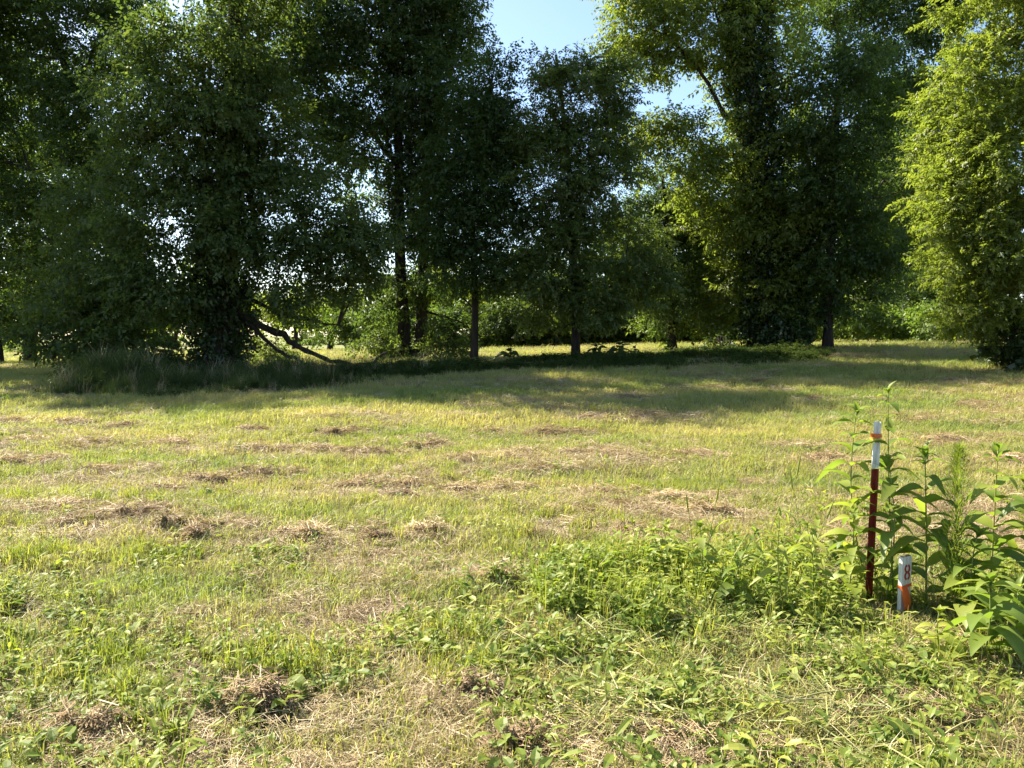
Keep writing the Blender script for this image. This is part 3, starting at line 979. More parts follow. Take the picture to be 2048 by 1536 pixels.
tree('tall_back_tree', 'tall dark tree standing behind, its top filling the upper right', 50,
     [[(1760, 690), (1765, 500), (1770, 330), (1770, 200)]], .24,
     [(1660, 30, 90, 70), (1780, 40, 100, 80), (1740, 160, 90, 85), (1840, 160, 75, 85), (1790, 290, 90, 85), (1850, 400, 75, 80), (1790, 480, 90, 75), (1890, 20, 80, 80), (1780, -80, 160, 80), (1930, -60, 120, 90), (1720, 350, 70, 80)],
     leaf='simple', mat='crown_mid', tau=1.9, size=2.0, limbs=[[(1790, 250), (1740, 180), (1680, 110), .10], [(1795, 350), (1850, 250), (1890, 120), .10]])
tree('drooping_tree', 'bright drooping tree at the right edge, its near side in full sun', 20.5,
     [[(2100, 742), (2095, 560), (2100, 300), (2105, -60)]], .36,
     [(1945, 160, 65, 75, -.5), (2010, 80, 60, 75, 0), (1930, 270, 70, 60, -.6), (1995, 330, 85, 75, -1), (1910, 370, 62, 60, -.5), (1925, 450, 75, 65, -.8), (2010, 230, 70, 75, -.5), (1935, 540, 65, 65, -.8), (2000, 500, 75, 75, -1.2),
      (1960, 600, 60, 45, -.9), (2060, 400, 80, 120, -1.2), (2080, 180, 80, 130, 0), (2040, 560, 75, 75, -1), (1990, 0, 80, 70, 0), (2090, -60, 100, 100, 0), (1900, 470, 45, 45, -.5), (1885, 300, 50, 60, .5), (1870, 400, 50, 60, .5), (1890, 550, 50, 50, .5), (1930, 640, 60, 40, 0), (1900, 200, 50, 60, .5)],
     leaf='pinnate', mat='crown_light', tau=2.4, size=.9, limbs=[[(2098, 430), (2040, 450), (1990, 440), (1930, 450), .08], [(2096, 250), (2030, 200), (1960, 180), .09], [(2096, 560), (2030, 560), (1960, 590), .07]], clump=.36)

# trees on the far side of the field
FAR = [
    ('broad dark tree across the field, filling the space right of the feather leaved tree', 1340, 47, 430, 110, 'crown_mid'),
    ('rounded tree across the field, seen beneath the feather leaved tree', 1210, 49, 470, 90, 'crown_mid'),
    ('low rounded tree across the field, seen between the two young trees', 1060, 52, 510, 80, 'crown_mid'),
    ('low tree across the field, seen just left of the slender dark trunk', 900, 54, 520, 80, 'crown_light'),
    ('tall tree across the field, directly behind the vine clad trunk', 1480, 50, 330, 110, 'crown_mid'),
    ('tall tree across the field, behind the slim shaded tree', 1640, 53, 260, 110, 'crown_mid'),
    ('tall sunlit tree at the far field corner, behind the pale brush', 1790, 51, 300, 110, 'crown_light'),
    ('dense tree at the far field corner, half behind the drooping tree', 1900, 44, 180, 130, 'crown_light'),
    ('distant rounded tree seen through the twin trunked tree', 740, 62, 560, 75, 'crown_light'),
    ('distant low tree seen beneath the spreading tree to the right of its trunk', 590, 66, 580, 75, 'crown_light'),
    ('distant tree behind the spreading trunk', 430, 70, 560, 80, 'crown_mid'),
    ('distant tree behind the left boughs of the spreading tree', 270, 74, 560, 80, 'crown_mid'),
    ('distant pale tree seen just left of the twin trunks', 660, 60, 600, 70, 'crown_light'),
    ('distant tree seen between the twin trunks and the slender dark trunk', 830, 58, 560, 70, 'crown_mid'),
    ('distant rounded tree just right of the spreading trunk', 510, 72, 590, 75, 'crown_light'),
    ('distant rounded tree seen under the left boughs of the spreading tree', 170, 76, 575, 80, 'crown_mid'),
    ('distant low tree between two taller ones left of the spreading trunk', 350, 76, 590, 75, 'crown_light'),
    ('distant low tree across the field left of the feather leaved trunk', 1130, 56, 540, 70, 'crown_light'),
    ('distant low tree just right of the slender dark trunk', 980, 58, 560, 70, 'crown_mid'),
    ('distant dark tree near the left edge beyond the road', 60, 78, 540, 75, 'crown_dark'),
    ('distant dark tree at the very left edge beyond the road', -70, 80, 530, 80, 'crown_dark'),
]
for lab, px, d, top, hw, mt in FAR:
    base = 672
    bl = []
    n = 9
    for k in range(n):
        f = k / (n - 1)
        yy = base - 25 - (base - top - 25) * f
        wv = hw * (.55 + .5 * math.sin(PI * (.15 + .75 * f)))
        for sgn in ((-1, 1) if k < n - 2 else (0,)):
            bl.append((px + sgn * wv * .45 + random.uniform(-12, 12), yy + random.uniform(-10, 10), wv * .55, (base - top) / n * 1.15, random.uniform(-1, 1)))
    tree('field_edge_tree' if d < 60 else 'distant_tree', lab, d, [[(px, 690), (px + 3, (690 + top) / 2), (px - 2, top + 20)]], .22, bl, leaf='far', mat=mt, tau=1.3, size=1.0 if d < 60 else 1.25,
         group='trees on the far side of the field', clump=.7, twigs=False)
tree('lawn_tree', 'small tree on the lawn at the left edge, its trunk cut by the frame', 36, [[(2, 738), (0, 690), (-6, 600)]], .16,
     [(-20, 590, 60, 45), (20, 610, 45, 40), (-40, 640, 50, 35), (30, 650, 35, 25), (-60, 560, 60, 50)], leaf='simple', mat='crown_dark', tau=1.8)

VS = []
for k in range(34):
    c_ = np.array([-150 + 9 * k + RNG.normal(0, 2), 108 + RNG.normal(0, 5), 4.5 + RNG.normal(0, .8)])
    P, D, cc = blob_sprays(c_, 7, 5, 5.5 + RNG.normal(0, .8), 1.5, 'far', 3.0, 1.6)
    ok = P[:, 2] > .3
    VS.append(leaves_at(P[ok], D[ok], RNG.uniform(.7, 1.25, ok.sum()) * 3.0, 'far'))
tag(link(bpy.data.objects.new('woods', quad_mesh('woods', np.concatenate(VS), M['crown_mid']))), 'far off wood closing the view behind the field', 'woods', kind='stuff')

# bushes at the field edge and under the trees
BUSH = [
    ('leafy bush with large dark leaves at the foot of the drooping tree', 2015, 20.2, 700, 55, 45, 'ivy', 'ivy', 1.5, 2.2),
    ('second dark bush at the right edge below the drooping boughs', 2065, 20, 660, 55, 75, 'ivy', 'ivy', 1.4, 2.2),
    ('rounded pale green bush seen between the vine clad trunk and its slim neighbour', 1615, 38, 645, 55, 45, 'simple', 'brush_light', 1.6, 1.8),
    ('tall pale green bush just right of the slim bare trunk', 1705, 36.5, 620, 65, 65, 'simple', 'brush_light', 1.5, 2.0),
    ('low pale green bush in front of the dark opening in the far trees', 1785, 36, 655, 65, 38, 'simple', 'brush_light', 1.5, 2.0),
    ('spreading pale bush at the right end of the sunlit field', 1880, 34, 640, 65, 55, 'simple', 'brush_light', 1.5, 2.0),
    ('grey green bush above the pale brush left of the drooping tree', 1850, 38, 585, 60, 50, 'simple', 'brush', 1.5, 1.9),
    ('bright bush at the field edge seen below the broad dark tree', 1310, 44, 645, 40, 35, 'simple', 'brush_light', 1.5, 2.0),
    ('bush with arching stems at the left end of the undergrowth', 185, 22.5, 745, 75, 38, 'simple', 'brush', 1.0, 1.5),
    ('low leafy bush just left of the spreading trunk', 330, 24, 725, 60, 40, 'simple', 'brush', 1.0, 1.7),
    ('bush of lit leaves right of the spreading trunk among its fallen boughs', 545, 27, 700, 50, 35, 'simple', 'crown_mid', 1.0, 1.5),
    ('bush around the feet of the twin trunks', 760, 29, 690, 55, 35, 'simple', 'crown_mid', 1.0, 1.5),
    ('bush between the twin trunks and the slender dark trunk', 895, 28.5, 690, 45, 35, 'simple', 'crown_mid', 1.0, 1.6),
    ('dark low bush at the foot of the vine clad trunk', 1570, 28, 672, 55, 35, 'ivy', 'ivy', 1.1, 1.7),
    ('dark bush left of the vine clad trunk against the lit field', 1440, 27.5, 690, 35, 22, 'simple', 'brush', 1.1, 1.5),
    ('dark understory bush across the field, right of the slender dark trunk', 1010, 47, 640, 60, 45, 'simple', 'brush', 2.0, 2.2),
    ('dark understory bush across the field, left of the feather leaved trunk', 1100, 46.5, 640, 55, 50, 'simple', 'brush', 2.0, 2.2),
    ('understory bush across the field, right of the feather leaved trunk', 1200, 46, 635, 60, 50, 'simple', 'brush', 2.0, 2.2),
    ('dark understory bush across the field, left of the slender dark trunk', 890, 48, 645, 60, 50, 'simple', 'crown_mid', 2.0, 2.2),
    ('understory bush far behind the twin trunks', 800, 50, 640, 60, 55, 'simple', 'crown_mid', 2.0, 2.2),
    ('understory bush far behind the fallen boughs', 690, 52, 650, 60, 45, 'simple', 'crown_mid', 2.0, 2.2),
    ('understory bush in front of the broad dark tree across the field', 1390, 45, 630, 60, 50, 'simple', 'brush', 2.0, 2.2),
    ('understory bush far behind the vine clad trunk', 1490, 44, 630, 60, 55, 'simple', 'brush', 2.0, 2.2),
    ('rounded mound of weeds left of the slender dark trunk', 945, 23.5, 735, 40, 20, 'simple', 'brush', .9, 2.0),
]
for lab, px, d, cy, rx, ry, lf, mt, sz, ta in BUSH:
    bl = [(px + rx * u_ * .55, cy + ry * v_ * .5, rx * .55, ry * .6, random.uniform(-.6, .6)) for u_, v_ in ((-.9, .3), (.9, .35), (0, -.5), (0, .5), (-.4, -.2), (.5, -.3))]
    tree('bush', lab, d, [[(px, 700), (px + 2, cy + ry * .5), (px, cy - ry * .3)], ], .05, bl, leaf=lf, mat=mt, tau=ta * .6, size=sz, cat='bush', limb_r=.03, clump=.25)

# low pale hedge far left, beyond the road
tree('hedge', 'low pale hedge along the road at the left edge', 56, [[(20, 700), (20, 695), (20, 690)]], .05,
     [(-30 + 22 * k, 700, 20, 9, 0) for k in range(6)], leaf='far', mat='brush_light', tau=1.5, cat='hedge', twigs=False)
print('leaf quads', NLEAF)


# ---------------------------------------------------------------- leafy plants with single leaves
def leaf_mesh(name, L, Wd, curl, fold, mat, seg=6, wave=.0):
    v, f = [], []
    for i in range(seg + 1):
        t = i / seg
        wv = Wd / 2 * (math.sin(PI * min(1, t ** .72)) ** .9 if 0 < t < 1 else 0) + (.0015 if t < 1 else .0004)
        z = -curl * L * t * t + .10 * L * math.sin(PI * t)
        x = L * t * (1 - .15 * curl * t)
        ww = wave * L * math.sin(9 * t)
        v += [(x, wv, z + fold * wv + ww), (x, 0, z), (x, -wv, z + fold * wv - ww)]
        if i:
            a = 3 * (i - 1)
            f += [(a, a + 1, a + 4, a + 3), (a + 1, a + 2, a + 5, a + 4)]
    m = bpy.data.meshes.new(name)
    m.from_pydata(v, [], f)
    m.polygons.foreach_set('use_smooth', [True] * len(f))
    m.materials.append(mat)
    m.update()
    return m


LEAF = {k: [leaf_mesh('leaf', 1, wd, c_, fo, M[mt], wave=wv) for wd, c_, fo, wv in ((wd0, .25, .35, .01), (wd0 * 1.15, .55, .25, .015), (wd0 * .85, .1, .45, .008), (wd0, .8, .3, .02))]
        for k, wd0, mt in (('tall', .38, 'forb'), ('pale', .40, 'forb_pale'), ('narrow', .2, 'forb_pale'), ('dark', .62, 'brush'), ('round', .6, 'forb'))}


STAKE_AT = onground(1806, 1238)


def plant(name, label, base, top, pairs, leaf_len, kind='tall', bend=.03, group=None, cat='weed', t0=.12, elev=.35, crown=6, stem_r=.005, decuss=True):
    base, top = Vector(base), Vector(top)
    h = (top - base).length
    root = tag(empty(name, base), label, cat, group)
    ax = top - base
    perp = Vector((random.uniform(-1, 1), random.uniform(-1, 1), 0)) * bend
    path = [ax * t + perp * math.sin(PI * t) for t in np.linspace(0, 1, 9)]
    b = MB()
    b.tube(path, [stem_r * (1 - .6 * i / 8) for i in range(9)], 6)
    b.build('stem', M['stem'], root)
    a0 = random.uniform(0, PI)
    def put(p, az, el, L, roll=0):
        for q in (.1, .55, 1.0):
            wp = base + p + Vector((math.cos(az) * math.cos(el), math.sin(az) * math.cos(el), math.sin(el) - .25 * q)) * L * q
            if wp.y < STAKE_AT.y + .05 and wp.y > .5:
                sx = 1024 + FPX * (wp.x / (wp.y * _cp - (wp.z - CAM_H) * _sp))
                sy = 768 - FPX * ((wp.z - CAM_H) * _cp + wp.y * _sp) / (wp.y * _cp - (wp.z - CAM_H) * _sp)
                if 1755 < sx < 1860 and 1085 < sy < 1250: return
        o = link(bpy.data.objects.new('leaf', random.choice(LEAF[kind])), root)
        o.location = p
        o.rotation_euler = Euler((roll, -el, az), 'XYZ')
        o.scale = (L, L * random.uniform(.85, 1.15), L)
    for i in range(pairs):
        t = t0 + (.93 - t0) * (i / max(1, pairs - 1))
        p = ax * t + perp * math.sin(PI * t)
        size = leaf_len * (.75 + .45 * math.sin(PI * min(1, .15 + t * .8))) * (1 if t < .75 else 1 - 1.6 * (t - .75))
        for sgn in (0, 1):
            az = a0 + i * (PI / 2 if decuss else 2.4) + sgn * PI + random.uniform(-.35, .35)
            put(p, az, elev * random.uniform(-.6, 1.2) + .35 * t, size * random.uniform(.75, 1.2), random.uniform(-.4, .4))
    for k in range(crown):
        put(ax * random.uniform(.95, 1.0), a0 + k * 2 * PI / crown + random.uniform(-.3, .3), random.uniform(.5, 1.2), leaf_len * random.uniform(.35, .65), random.uniform(-.3, .3))
    return root


def px_plant(label, bx, by, tx, ty, pairs, ll, kind='tall', dy=0, **kw):
    g = onground(bx, by)
    t = at(tx, ty, g.y + dy)
    return plant(kw.pop('name', 'tall_weed'), label, g, t, pairs, ll, kind, **kw)


TG = 'tall leafy weeds around the red post'
px_plant('tallest leafy weed, rising just right of the white post tip', 1788, 1212, 1776, 778, 14, 0.143, group=TG, bend=.02)
px_plant('leafy weed with a mid height tuft of young leaves directly right of the red post', 1768, 1222, 1778, 925, 11, 0.184, group=TG)
px_plant('leafy weed curving up on the left of the post to just above the white tip', 1742, 1205, 1713, 822, 12, 0.177, group=TG, bend=.06)
px_plant('straight leafy weed with a thick pale stem behind the numbered stake', 1852, 1225, 1850, 908, 11, 0.190, group=TG, stem_r=.006)
px_plant('tall leafy weed with a leaning top nearest the right edge', 1978, 1240, 1996, 900, 11, 0.190, group=TG, stem_r=.006)
px_plant('short bushy weed with pale tips standing left of the post', 1692, 1215, 1706, 1008, 10, 0.150, 'pale', group=TG)
px_plant('broad leaved weed between the stake and the feathery weed', 1890, 1235, 1892, 1055, 9, 0.163, group=TG)
px_plant('broad leaved weed right of the feathery weed, half its height', 1945, 1260, 1955, 1065, 9, 0.177, group=TG)
px_plant('tall weed cut by the right edge of the picture', 2046, 1260, 2052, 960, 10, 0.190, group=TG)
px_plant('low broad leaved weed with large drooping leaves in front, lower right', 1962, 1330, 1978, 1165, 8, 0.204, group=TG, elev=.1)
px_plant('low weed with large leaves at the right edge in front', 2030, 1320, 2036, 1180, 8, 0.190, group=TG, elev=.1)
px_plant('small upright weed in front of the numbered stake to its right', 1885, 1320, 1878, 1225, 7, 0.109, 'pale', group=TG)
px_plant('weed with narrow leaves leaning left, far left of the post among the low weeds', 1570, 1240, 1560, 1030, 11, 0.116, 'narrow', group=TG)
px_plant('arching weed with hanging leaves left of the post among the low weeds', 1465, 1220, 1512, 1062, 9, 0.116, group=TG, bend=.08, elev=-.3)
px_plant('upright leafy weed at the top left of the weedy patch', 1395, 1200, 1400, 1052, 9, 0.116, group=TG, elev=-.1)
px_plant('bushy weed with yellow green tips midway between the patch edge and the post', 1620, 1230, 1612, 1045, 11, 0.109, 'pale', group=TG)

# feathery weed
g = onground(1908, 1250)
root = tag(empty('feathery_weed', g), 'feathery bright green weed with thread fine leaves among the broad leaved weeds', 'weed')
b = MB(); fb = []
ax = at(1918, 895, g.y) - g
b.tube([ax * t for t in (0, .3, .6, 1)], [.005, .004, .003, .001], 6)
b.build('stem', M['stem'], root)
r = np.random.default_rng(5)
for i in range(3200):
    t = r.uniform(.12, 1.0)
    env = .085 * min(1, (1.06 - t) * 2.6)
    a = r.uniform(0, 2 * PI)
    k = r.uniform(0, 1)
    p = np.array(ax) * t + np.array([math.cos(a), math.sin(a), .9]) * env * k
    u = np.array([math.cos(a) * .7, math.sin(a) * .7, r.uniform(.2, 1.3)])
    u /= np.linalg.norm(u)
    v = np.array([-math.sin(a), math.cos(a), 0]) * .0017
    L = r.uniform(.02, .045)
    fb += [p - v, p + v, p + u * L + v * .4, p + u * L - v * .4]
o = link(bpy.data.objects.new('foliage', quad_mesh('foliage', np.array(fb), M['forb_pale'])), root)
o['kind'] = 'stuff'

# silhouetted plants in the undergrowth strip
for lab, bx, d, ty, n, ll in (('dark umbrella shaped plant against the lit field, left of the feather leaved trunk', 1020, 25.5, 702, 4, .42),
                              ('dark large leaved plant just right of the feather leaved trunk', 1192, 25.5, 692, 5, .36),
                              ('dense dark large leaved plant against the lit field, between two thinner ones', 1240, 25.7, 688, 6, .36),
                              ('thin dark plant at the right end of the silhouetted row', 1268, 25.4, 695, 5, .28),
                              ('lone dark stalk with four pairs of leaves rising above the undergrowth', 1338, 25.6, 682, 4, .34)):
    f = foot(bx, d)
    tp_ = at(bx, ty, d)
    plant('silhouetted_plant', lab, f, tp_, n, ll, 'dark', cat='plant', t0=.45, elev=-.1, crown=5, stem_r=.015, group='large leaved plants standing against the lit field')

# knee-high weeds of the patch
protos = []
for i, (kd, ln, pr, hh) in enumerate((('tall', .085, 6, .24), ('pale', .078, 7, .30), ('narrow', .095, 7, .27), ('round', .065, 5, .18), ('pale', .095, 4, .16))):
    protos.append((kd, ln, pr, hh))
made = {}
cnt = 0
tries = 0
while cnt < 84 and tries < 6000:
    tries += 1
    x, y = random.uniform(-.3, 3.3), random.uniform(3.0, 5.3)
    if x > .68 * y: continue
    if float(weedpatch(x, y)) < .35: continue
    if random.random() > float(weedpatch(x, y)): continue
    k = random.choice([0, 0, 1, 1, 2, 3, 4])
    kd, ln, pr, hh = protos[k]
    base = Vector((x, y, gz(x, y) - .01))
    sc = random.uniform(.6, 1.15) * (1.1 if y > 4.2 else .65)
    key = (k, cnt % 3)
    if key not in made:
        made[key] = plant('low_weed', 'knee high leafy weed, one of many crowding the patch left of the post', base, base + Vector((random.uniform(-.06, .06), random.uniform(-.06, .06), hh)), pr, ln, kd,
                          group='leafy weeds crowding the patch', cat='weed', bend=.02, stem_r=.003, decuss=(k != 2))
        made[key].scale = (sc,) * 3
        o = made[key]
    else:
        src = made[key]
        o = src.copy()
        C.objects.link(o)
        o.location = base
        o.scale = (sc,) * 3
        o.rotation_euler = (random.uniform(-.15, .15), random.uniform(-.15, .15), random.uniform(0, 6.28))
        for ch in src.children:
            c2 = ch.copy()
            C.objects.link(c2)
            c2.parent = o
    look = {'tall': 'broad leaves', 'pale': 'yellow green leaves', 'narrow': 'narrow leaves', 'round': 'rounded leaves'}[kd]
    side = 'at the left end of the weedy patch' if x < .45 else 'in the middle of the weedy patch' if x < 1.2 else 'just left of the red post' if x < 2.0 else 'right of the numbered stake'
    if y < 3.75: side = 'in the thin front of the weedy patch' + (', left half' if x < 1.2 else ', right half')
    o['label'] = 'weed with ' + look + ' ' + side
    cnt += 1

# dense leaf cover low in the patch
n = 1350
x = RNG.uniform(-.4, 3.6, n); y = RNG.uniform(2.7, 5.2, n)
keep = (RNG.random(n) < weedpatch(x, y)) & (x < .72 * y + .3) & ((y > 3.5) | (RNG.random(n) < .35))
x, y = x[keep], y[keep]; n = len(x)
V_PATCH = [weed_tuft(14, .09, .16, .06, .026, M['forb'], 90, 'patch_weed'), weed_tuft(18, .09, .20, .045, .016, M['forb_pale'], 91, 'patch_weed'), weed_tuft(12, .08, .12, .05, .032, M['weed'], 92, 'patch_weed'),
           blade_tuft(16, .07, .12, .32, .005, .5, M['lush'], 93, 'patch_weed')]
tag(scatter('ground_cover', np.stack([x, y, terrain(x, y)], -1), np.stack([RNG.normal(0, .15, n), RNG.normal(0, .15, n), RNG.random(n) * 6.28], -1), RNG.uniform(.5, 1.3, n) * (.6 + .7 * vnoise(x, y, .5, .4, 47)), np.where(RNG.random(n) < .07, 3, RNG.integers(0, 3, n)), V_PATCH),
    'dense low leafy ground cover under the weeds around the post', 'ground cover')

# flattened cut weeds in front of the patch
V_CUT = []
for i in range(4):
    r = np.random.default_rng(160 + i)
    V_CUT.append(quad_mesh('flattened_weeds', straw_verts(26, .20, .15, .03, .08, .34, .0045, r, tilt=.15), M['stem'] if i < 2 else M['stalk']))
V_CUT += [weed_tuft(14, .14, .05, .075, .028, M['forb_pale'], 94, 'flattened_weeds', False), weed_tuft(14, .14, .05, .085, .036, M['forb'], 95, 'flattened_weeds', False)]
n = 900
x = RNG.uniform(-.3, 2.9, n); y = RNG.uniform(2.5, 4.1, n)
edge = np.interp(y, [2.4, 2.9, 3.3, 3.8, 4.2], [.9, .35, .15, -.2, -.2])
keep = (x > edge + .5 * (vnoise(x, y, .4, .3, 43) - .5)) & (x < .72 * y + .2) & (RNG.random(n) < np.clip(2.2 * (vnoise(x, y, .5, .35, 44) - .2), 0.05, 1))
x, y = x[keep], y[keep]; n = len(x)
tag(scatter('cut_weeds', np.stack([x, y, terrain(x, y) + .01], -1), np.stack([RNG.normal(0, .1, n), RNG.normal(0, .1, n), RNG.random(n) * 6.28], -1), RNG.uniform(.6, 1.15, n), RNG.integers(0, 6, n), V_CUT),
    'flattened green stems and leaves of cut weeds in front of the weedy patch', 'cut weeds')

# long grass stalks
for lab, bx, by, tx, ty in (('longest grass stalk with a narrow seed head, leaning right above the weeds', 1552, 1200, 1602, 905),
                            ('grass stalk crossing the longest one and leaning left', 1620, 1200, 1578, 930),
                            ('grass stalk arching right towards the post', 1590, 1210, 1668, 1000),
                            ('bent grass stalk leaning far right over the hay', 1490, 1210, 1560, 1010),
                            ('grass stalk leaning right near the left end of the weeds', 1400, 1200, 1440, 960),
                            ('grass stalk leaning left near the left end of the weeds', 1395, 1190, 1372, 985),
                            ('grass stalk leaning towards the right frame edge', 2000, 1300, 2046, 1170)):
    g = onground(bx, by)
    t_ = at(tx, ty, g.y + random.uniform(-.1, .1))
    root = tag(empty('grass_stalk', g), lab, 'grass stalk', 'long grass stalks among the weeds')
    ax = t_ - g
    b = MB()
    b.tube([ax * q + Vector((0, 0, .03 * math.sin(PI * q))) for q in np.linspace(0, 1, 7)], [.0026, .0024, .0022, .002, .0018, .0014, .001], 5)
    b.build('stem', M['stem'], root)
    b = MB()
    b.tube([ax * q for q in (.82, .87, .94, 1.0)], [.0015, .0045, .004, .001], 6)
    b.build('seed_head', M['forb_pale'], root)
    for k in range(2):
        o = link(bpy.data.objects.new('blade', LEAF['narrow'][k]), root)
        o.location = ax * (.25 + .25 * k)
        o.rotation_euler = (0, -.9, random.uniform(0, 6.28))
        o.scale = (.26, .045, .26)

# ---------------------------------------------------------------- red and white steel post
g = onground(1738, 1212)
tip = at(1757, 843, g.y)
axis = tip - g
H = axis.length
root = empty('fence_post', g)
tag(root, 'leaning steel fence post painted dark red with a white top, among the tall weeds', 'post')
root.rotation_mode = 'QUATERNION'
root.rotation_quaternion = axis.to_track_quat('Z', 'Y') @ Euler((0, 0, math.radians(18))).to_quaternion()


def paint(name, stops, rough=.5, scale=14.0, vec=None):
    return solid_mat(name, stops, scale=scale, vec=vec, rough=rough, spec=.4, bump=.15)


M['red_paint'] = paint('dark red post paint', [(.3, (.085, .010, .008)), (.5, (.17, .018, .012)), (.62, (.15, .02, .014)), (.7, (.11, .045, .028))], scale=60, vec=(1, 1, .25))
M['white_paint'] = paint('white post paint', [(.28, (.30, .27, .23)), (.38, (.60, .60, .58)), (.6, (.76, .76, .74))], scale=55, vec=(1, 1, .3))
M['stake_paint'] = paint('weathered white stake paint', [(.25, (.25, .22, .18)), (.38, (.50, .49, .46)), (.55, (.66, .66, .64)), (.75, (.74, .74, .72))], scale=70, vec=(1, 1, .12), rough=.8)
M['raw_wood'] = paint('bare stake wood', [(.3, (.16, .12, .08)), (.7, (.30, .24, .17))], scale=30, vec=(1, 1, .15), rough=.9)
M['number_paint'] = paint('red stencil paint', [(.3, (.26, .025, .02)), (.7, (.36, .04, .03))], rough=.7, scale=60)
M['orange_tape'] = leaf_mat('orange flagging tape', [(.1, (.75, .13, .02)), (.9, (.85, .18, .03))], trans=.35, gloss=.06, tboost=1.0)
M['yellow_tape'] = leaf_mat('yellow flagging tape', [(.1, (.70, .45, .04)), (.9, (.80, .55, .06))], trans=.3, gloss=.06, tboost=1.0)


def tee(b, z0, z1, w_=.038, st=.030, th=.004):
    """T section: flange faces the camera, stem behind, with a shallow ridge each side"""
    prof = [(-w_ / 2, -th / 2), (-w_ / 4, -th), (0, -th * 1.4), (w_ / 4, -th), (w_ / 2, -th / 2), (w_ / 2, th / 2), (th * .7, th), (th * .6, st), (-th * .6, st), (-th * .7, th), (-w_ / 2, th / 2)]
    n = len(prof)
    zs = np.linspace(z0, z1, 6)
    vs = [(x, y, z) for z in zs for x, y in prof]
    fs = [(i * n + k, i * n + (k + 1) % n, (i + 1) * n + (k + 1) % n, (i + 1) * n + k) for i in range(5) for k in range(n)]
    fs += [tuple(range(n))[::-1], tuple(5 * n + k for k in range(n))]
    b.add(vs, fs)


b = MB(); tee(b, -.1, H * .745); b.build('shaft', M['red_paint'], root, smooth=False)
b = MB(); tee(b, H * .7455, H); b.build('white_top', M['white_paint'], root, smooth=False)
for k in range(10):
    b = MB()
    b.box((0, -.0072, .12 + k * .062), (.008, .006, .016))
    b.build('stud', M['red_paint'], root, smooth=False)
b = MB()
b.box((0, .0125, H * .925), (.0405, .040, .020))
tag(b.build('tape_band', M['orange_tape'], root, smooth=False), 'orange tape wound round the white post top')
b = MB()
b.box((.0005, .0125, H * .905), (.042, .0415, .012))
tag(b.build('tape_band', M['yellow_tape'], root, smooth=False), 'yellow tape wound below the orange tape')

# ---------------------------------------------------------------- numbered stake
g = onground(1806, 1238)
top = at(1811, 1113, g.y)
axis = top - g
h = axis.length
SW, ST = .069, .022
root = empty('survey_stake', g)
tag(root, 'short white wooden stake with a red stencilled 8 and an orange ribbon', 'stake')
root.rotation_mode = 'QUATERNION'
root.rotation_quaternion = axis.to_track_quat('Z', 'Y')
e = Euler((0, 0, math.radians(24))).to_quaternion()
root.rotation_quaternion = Vector((0, 0, 1)).rotation_difference(axis) @ e
b = MB()
vs = []
for z, sx in ((-.08, 1), (h * .5, 1.0), (h * .985, 1.0), (h, .94)):
    for x, y in ((-1, -1), (1, -1), (1, 1), (-1, 1)):
        vs.append((x * SW / 2 * sx, y * ST / 2 * sx, z + (.003 if (z == h and x > 0) else 0)))
fs = [(i * 4 + k, i * 4 + (k + 1) % 4, i * 4 + 4 + (k + 1) % 4, i * 4 + 4 + k) for i in range(3) for k in range(4)] + [(3, 2, 1, 0), (12, 13, 14, 15)]
b.add(vs, fs)
b.build('board', M['stake_paint'], root, smooth=False)
b = MB()
b.box((0, 0, h + .0035), (SW * .93, ST * .93, .004))
b.build('cut_end', M['raw_wood'], root, smooth=False)
# stencilled 8 in two halves
NC = h * .75
NH, NW, STK = .078, .037, .0115
for sg in (-1, 1):
    b = MB()
    prof = []
    for cz, a0, a1 in ((.25, 100, 250), (-.25, 110, 260)):
        for k in range(9):
            a = math.radians(a0 + (a1 - a0) * k / 8)
            prof.append((math.cos(a) * NW / 2 * .78 - .0012, cz * NH + math.sin(a) * NH * .235))
    vs = []
    for i, (x, z) in enumerate(prof):
        a_, c_ = prof[max(0, i - 1)], prof[min(len(prof) - 1, i + 1)]
        t_ = Vector((c_[0] - a_[0], c_[1] - a_[1])).normalized()
        nx, nz = -t_.y, t_.x
        for s_ in (-1, 1):
            for yy in (-ST / 2 - .0012, -ST / 2 + .0005):
                vs.append((sg * -(-(x + nx * s_ * STK / 2)), yy, NC + z + nz * s_ * STK / 2) if sg < 0 and False else ((x + nx * s_ * STK / 2) * (1 if sg < 0 else -1) + .004, yy, NC + z + nz * s_ * STK / 2))
    fs = []
    for i in range(len(prof) - 1):
        q, p = 4 * i, 4 * i + 4
        fs += [(q, q + 2, p + 2, p), (q + 1, p + 1, p + 3, q + 3), (q, p, p + 1, q + 1), (q + 2, q + 3, p + 3, p + 2)]
    b.add(vs, fs)
    b.build('number', M['number_paint'], root, smooth=False)
# ribbon: band and hanging tail
b = MB()
z0 = h * .52
vs = []
for z, k in ((z0 - .007, 0), (z0 + .009, 0)):
    for x, y, dz in ((-1, -1, -.004), (1, -1, .006), (1, 1, .004), (-1, 1, -.002)):
        vs.append((x * (SW / 2 + .003), y * (ST / 2 + .003), z + dz))
b.add(vs, [(k, (k + 1) % 4, 4 + (k + 1) % 4, 4 + k) for k in range(4)])
b.build('ribbon_band', M['orange_tape'], root, smooth=False)
b = MB()
vs = []
for i in range(9):
    t_ = i / 8
    wd = .040 + .024 * math.sin(PI * min(1, t_ * 1.1)) - .020 * t_
    cx = -.020 + .026 * t_ ** 1.5
    for s_ in (-1, 0, 1):
        vs.append((cx + s_ * wd / 2, -ST / 2 - .006 - .012 * math.sin(PI * t_) + .004 * s_ * math.sin(4 * t_ + s_), z0 + .006 - t_ * .165 + .006 * s_))
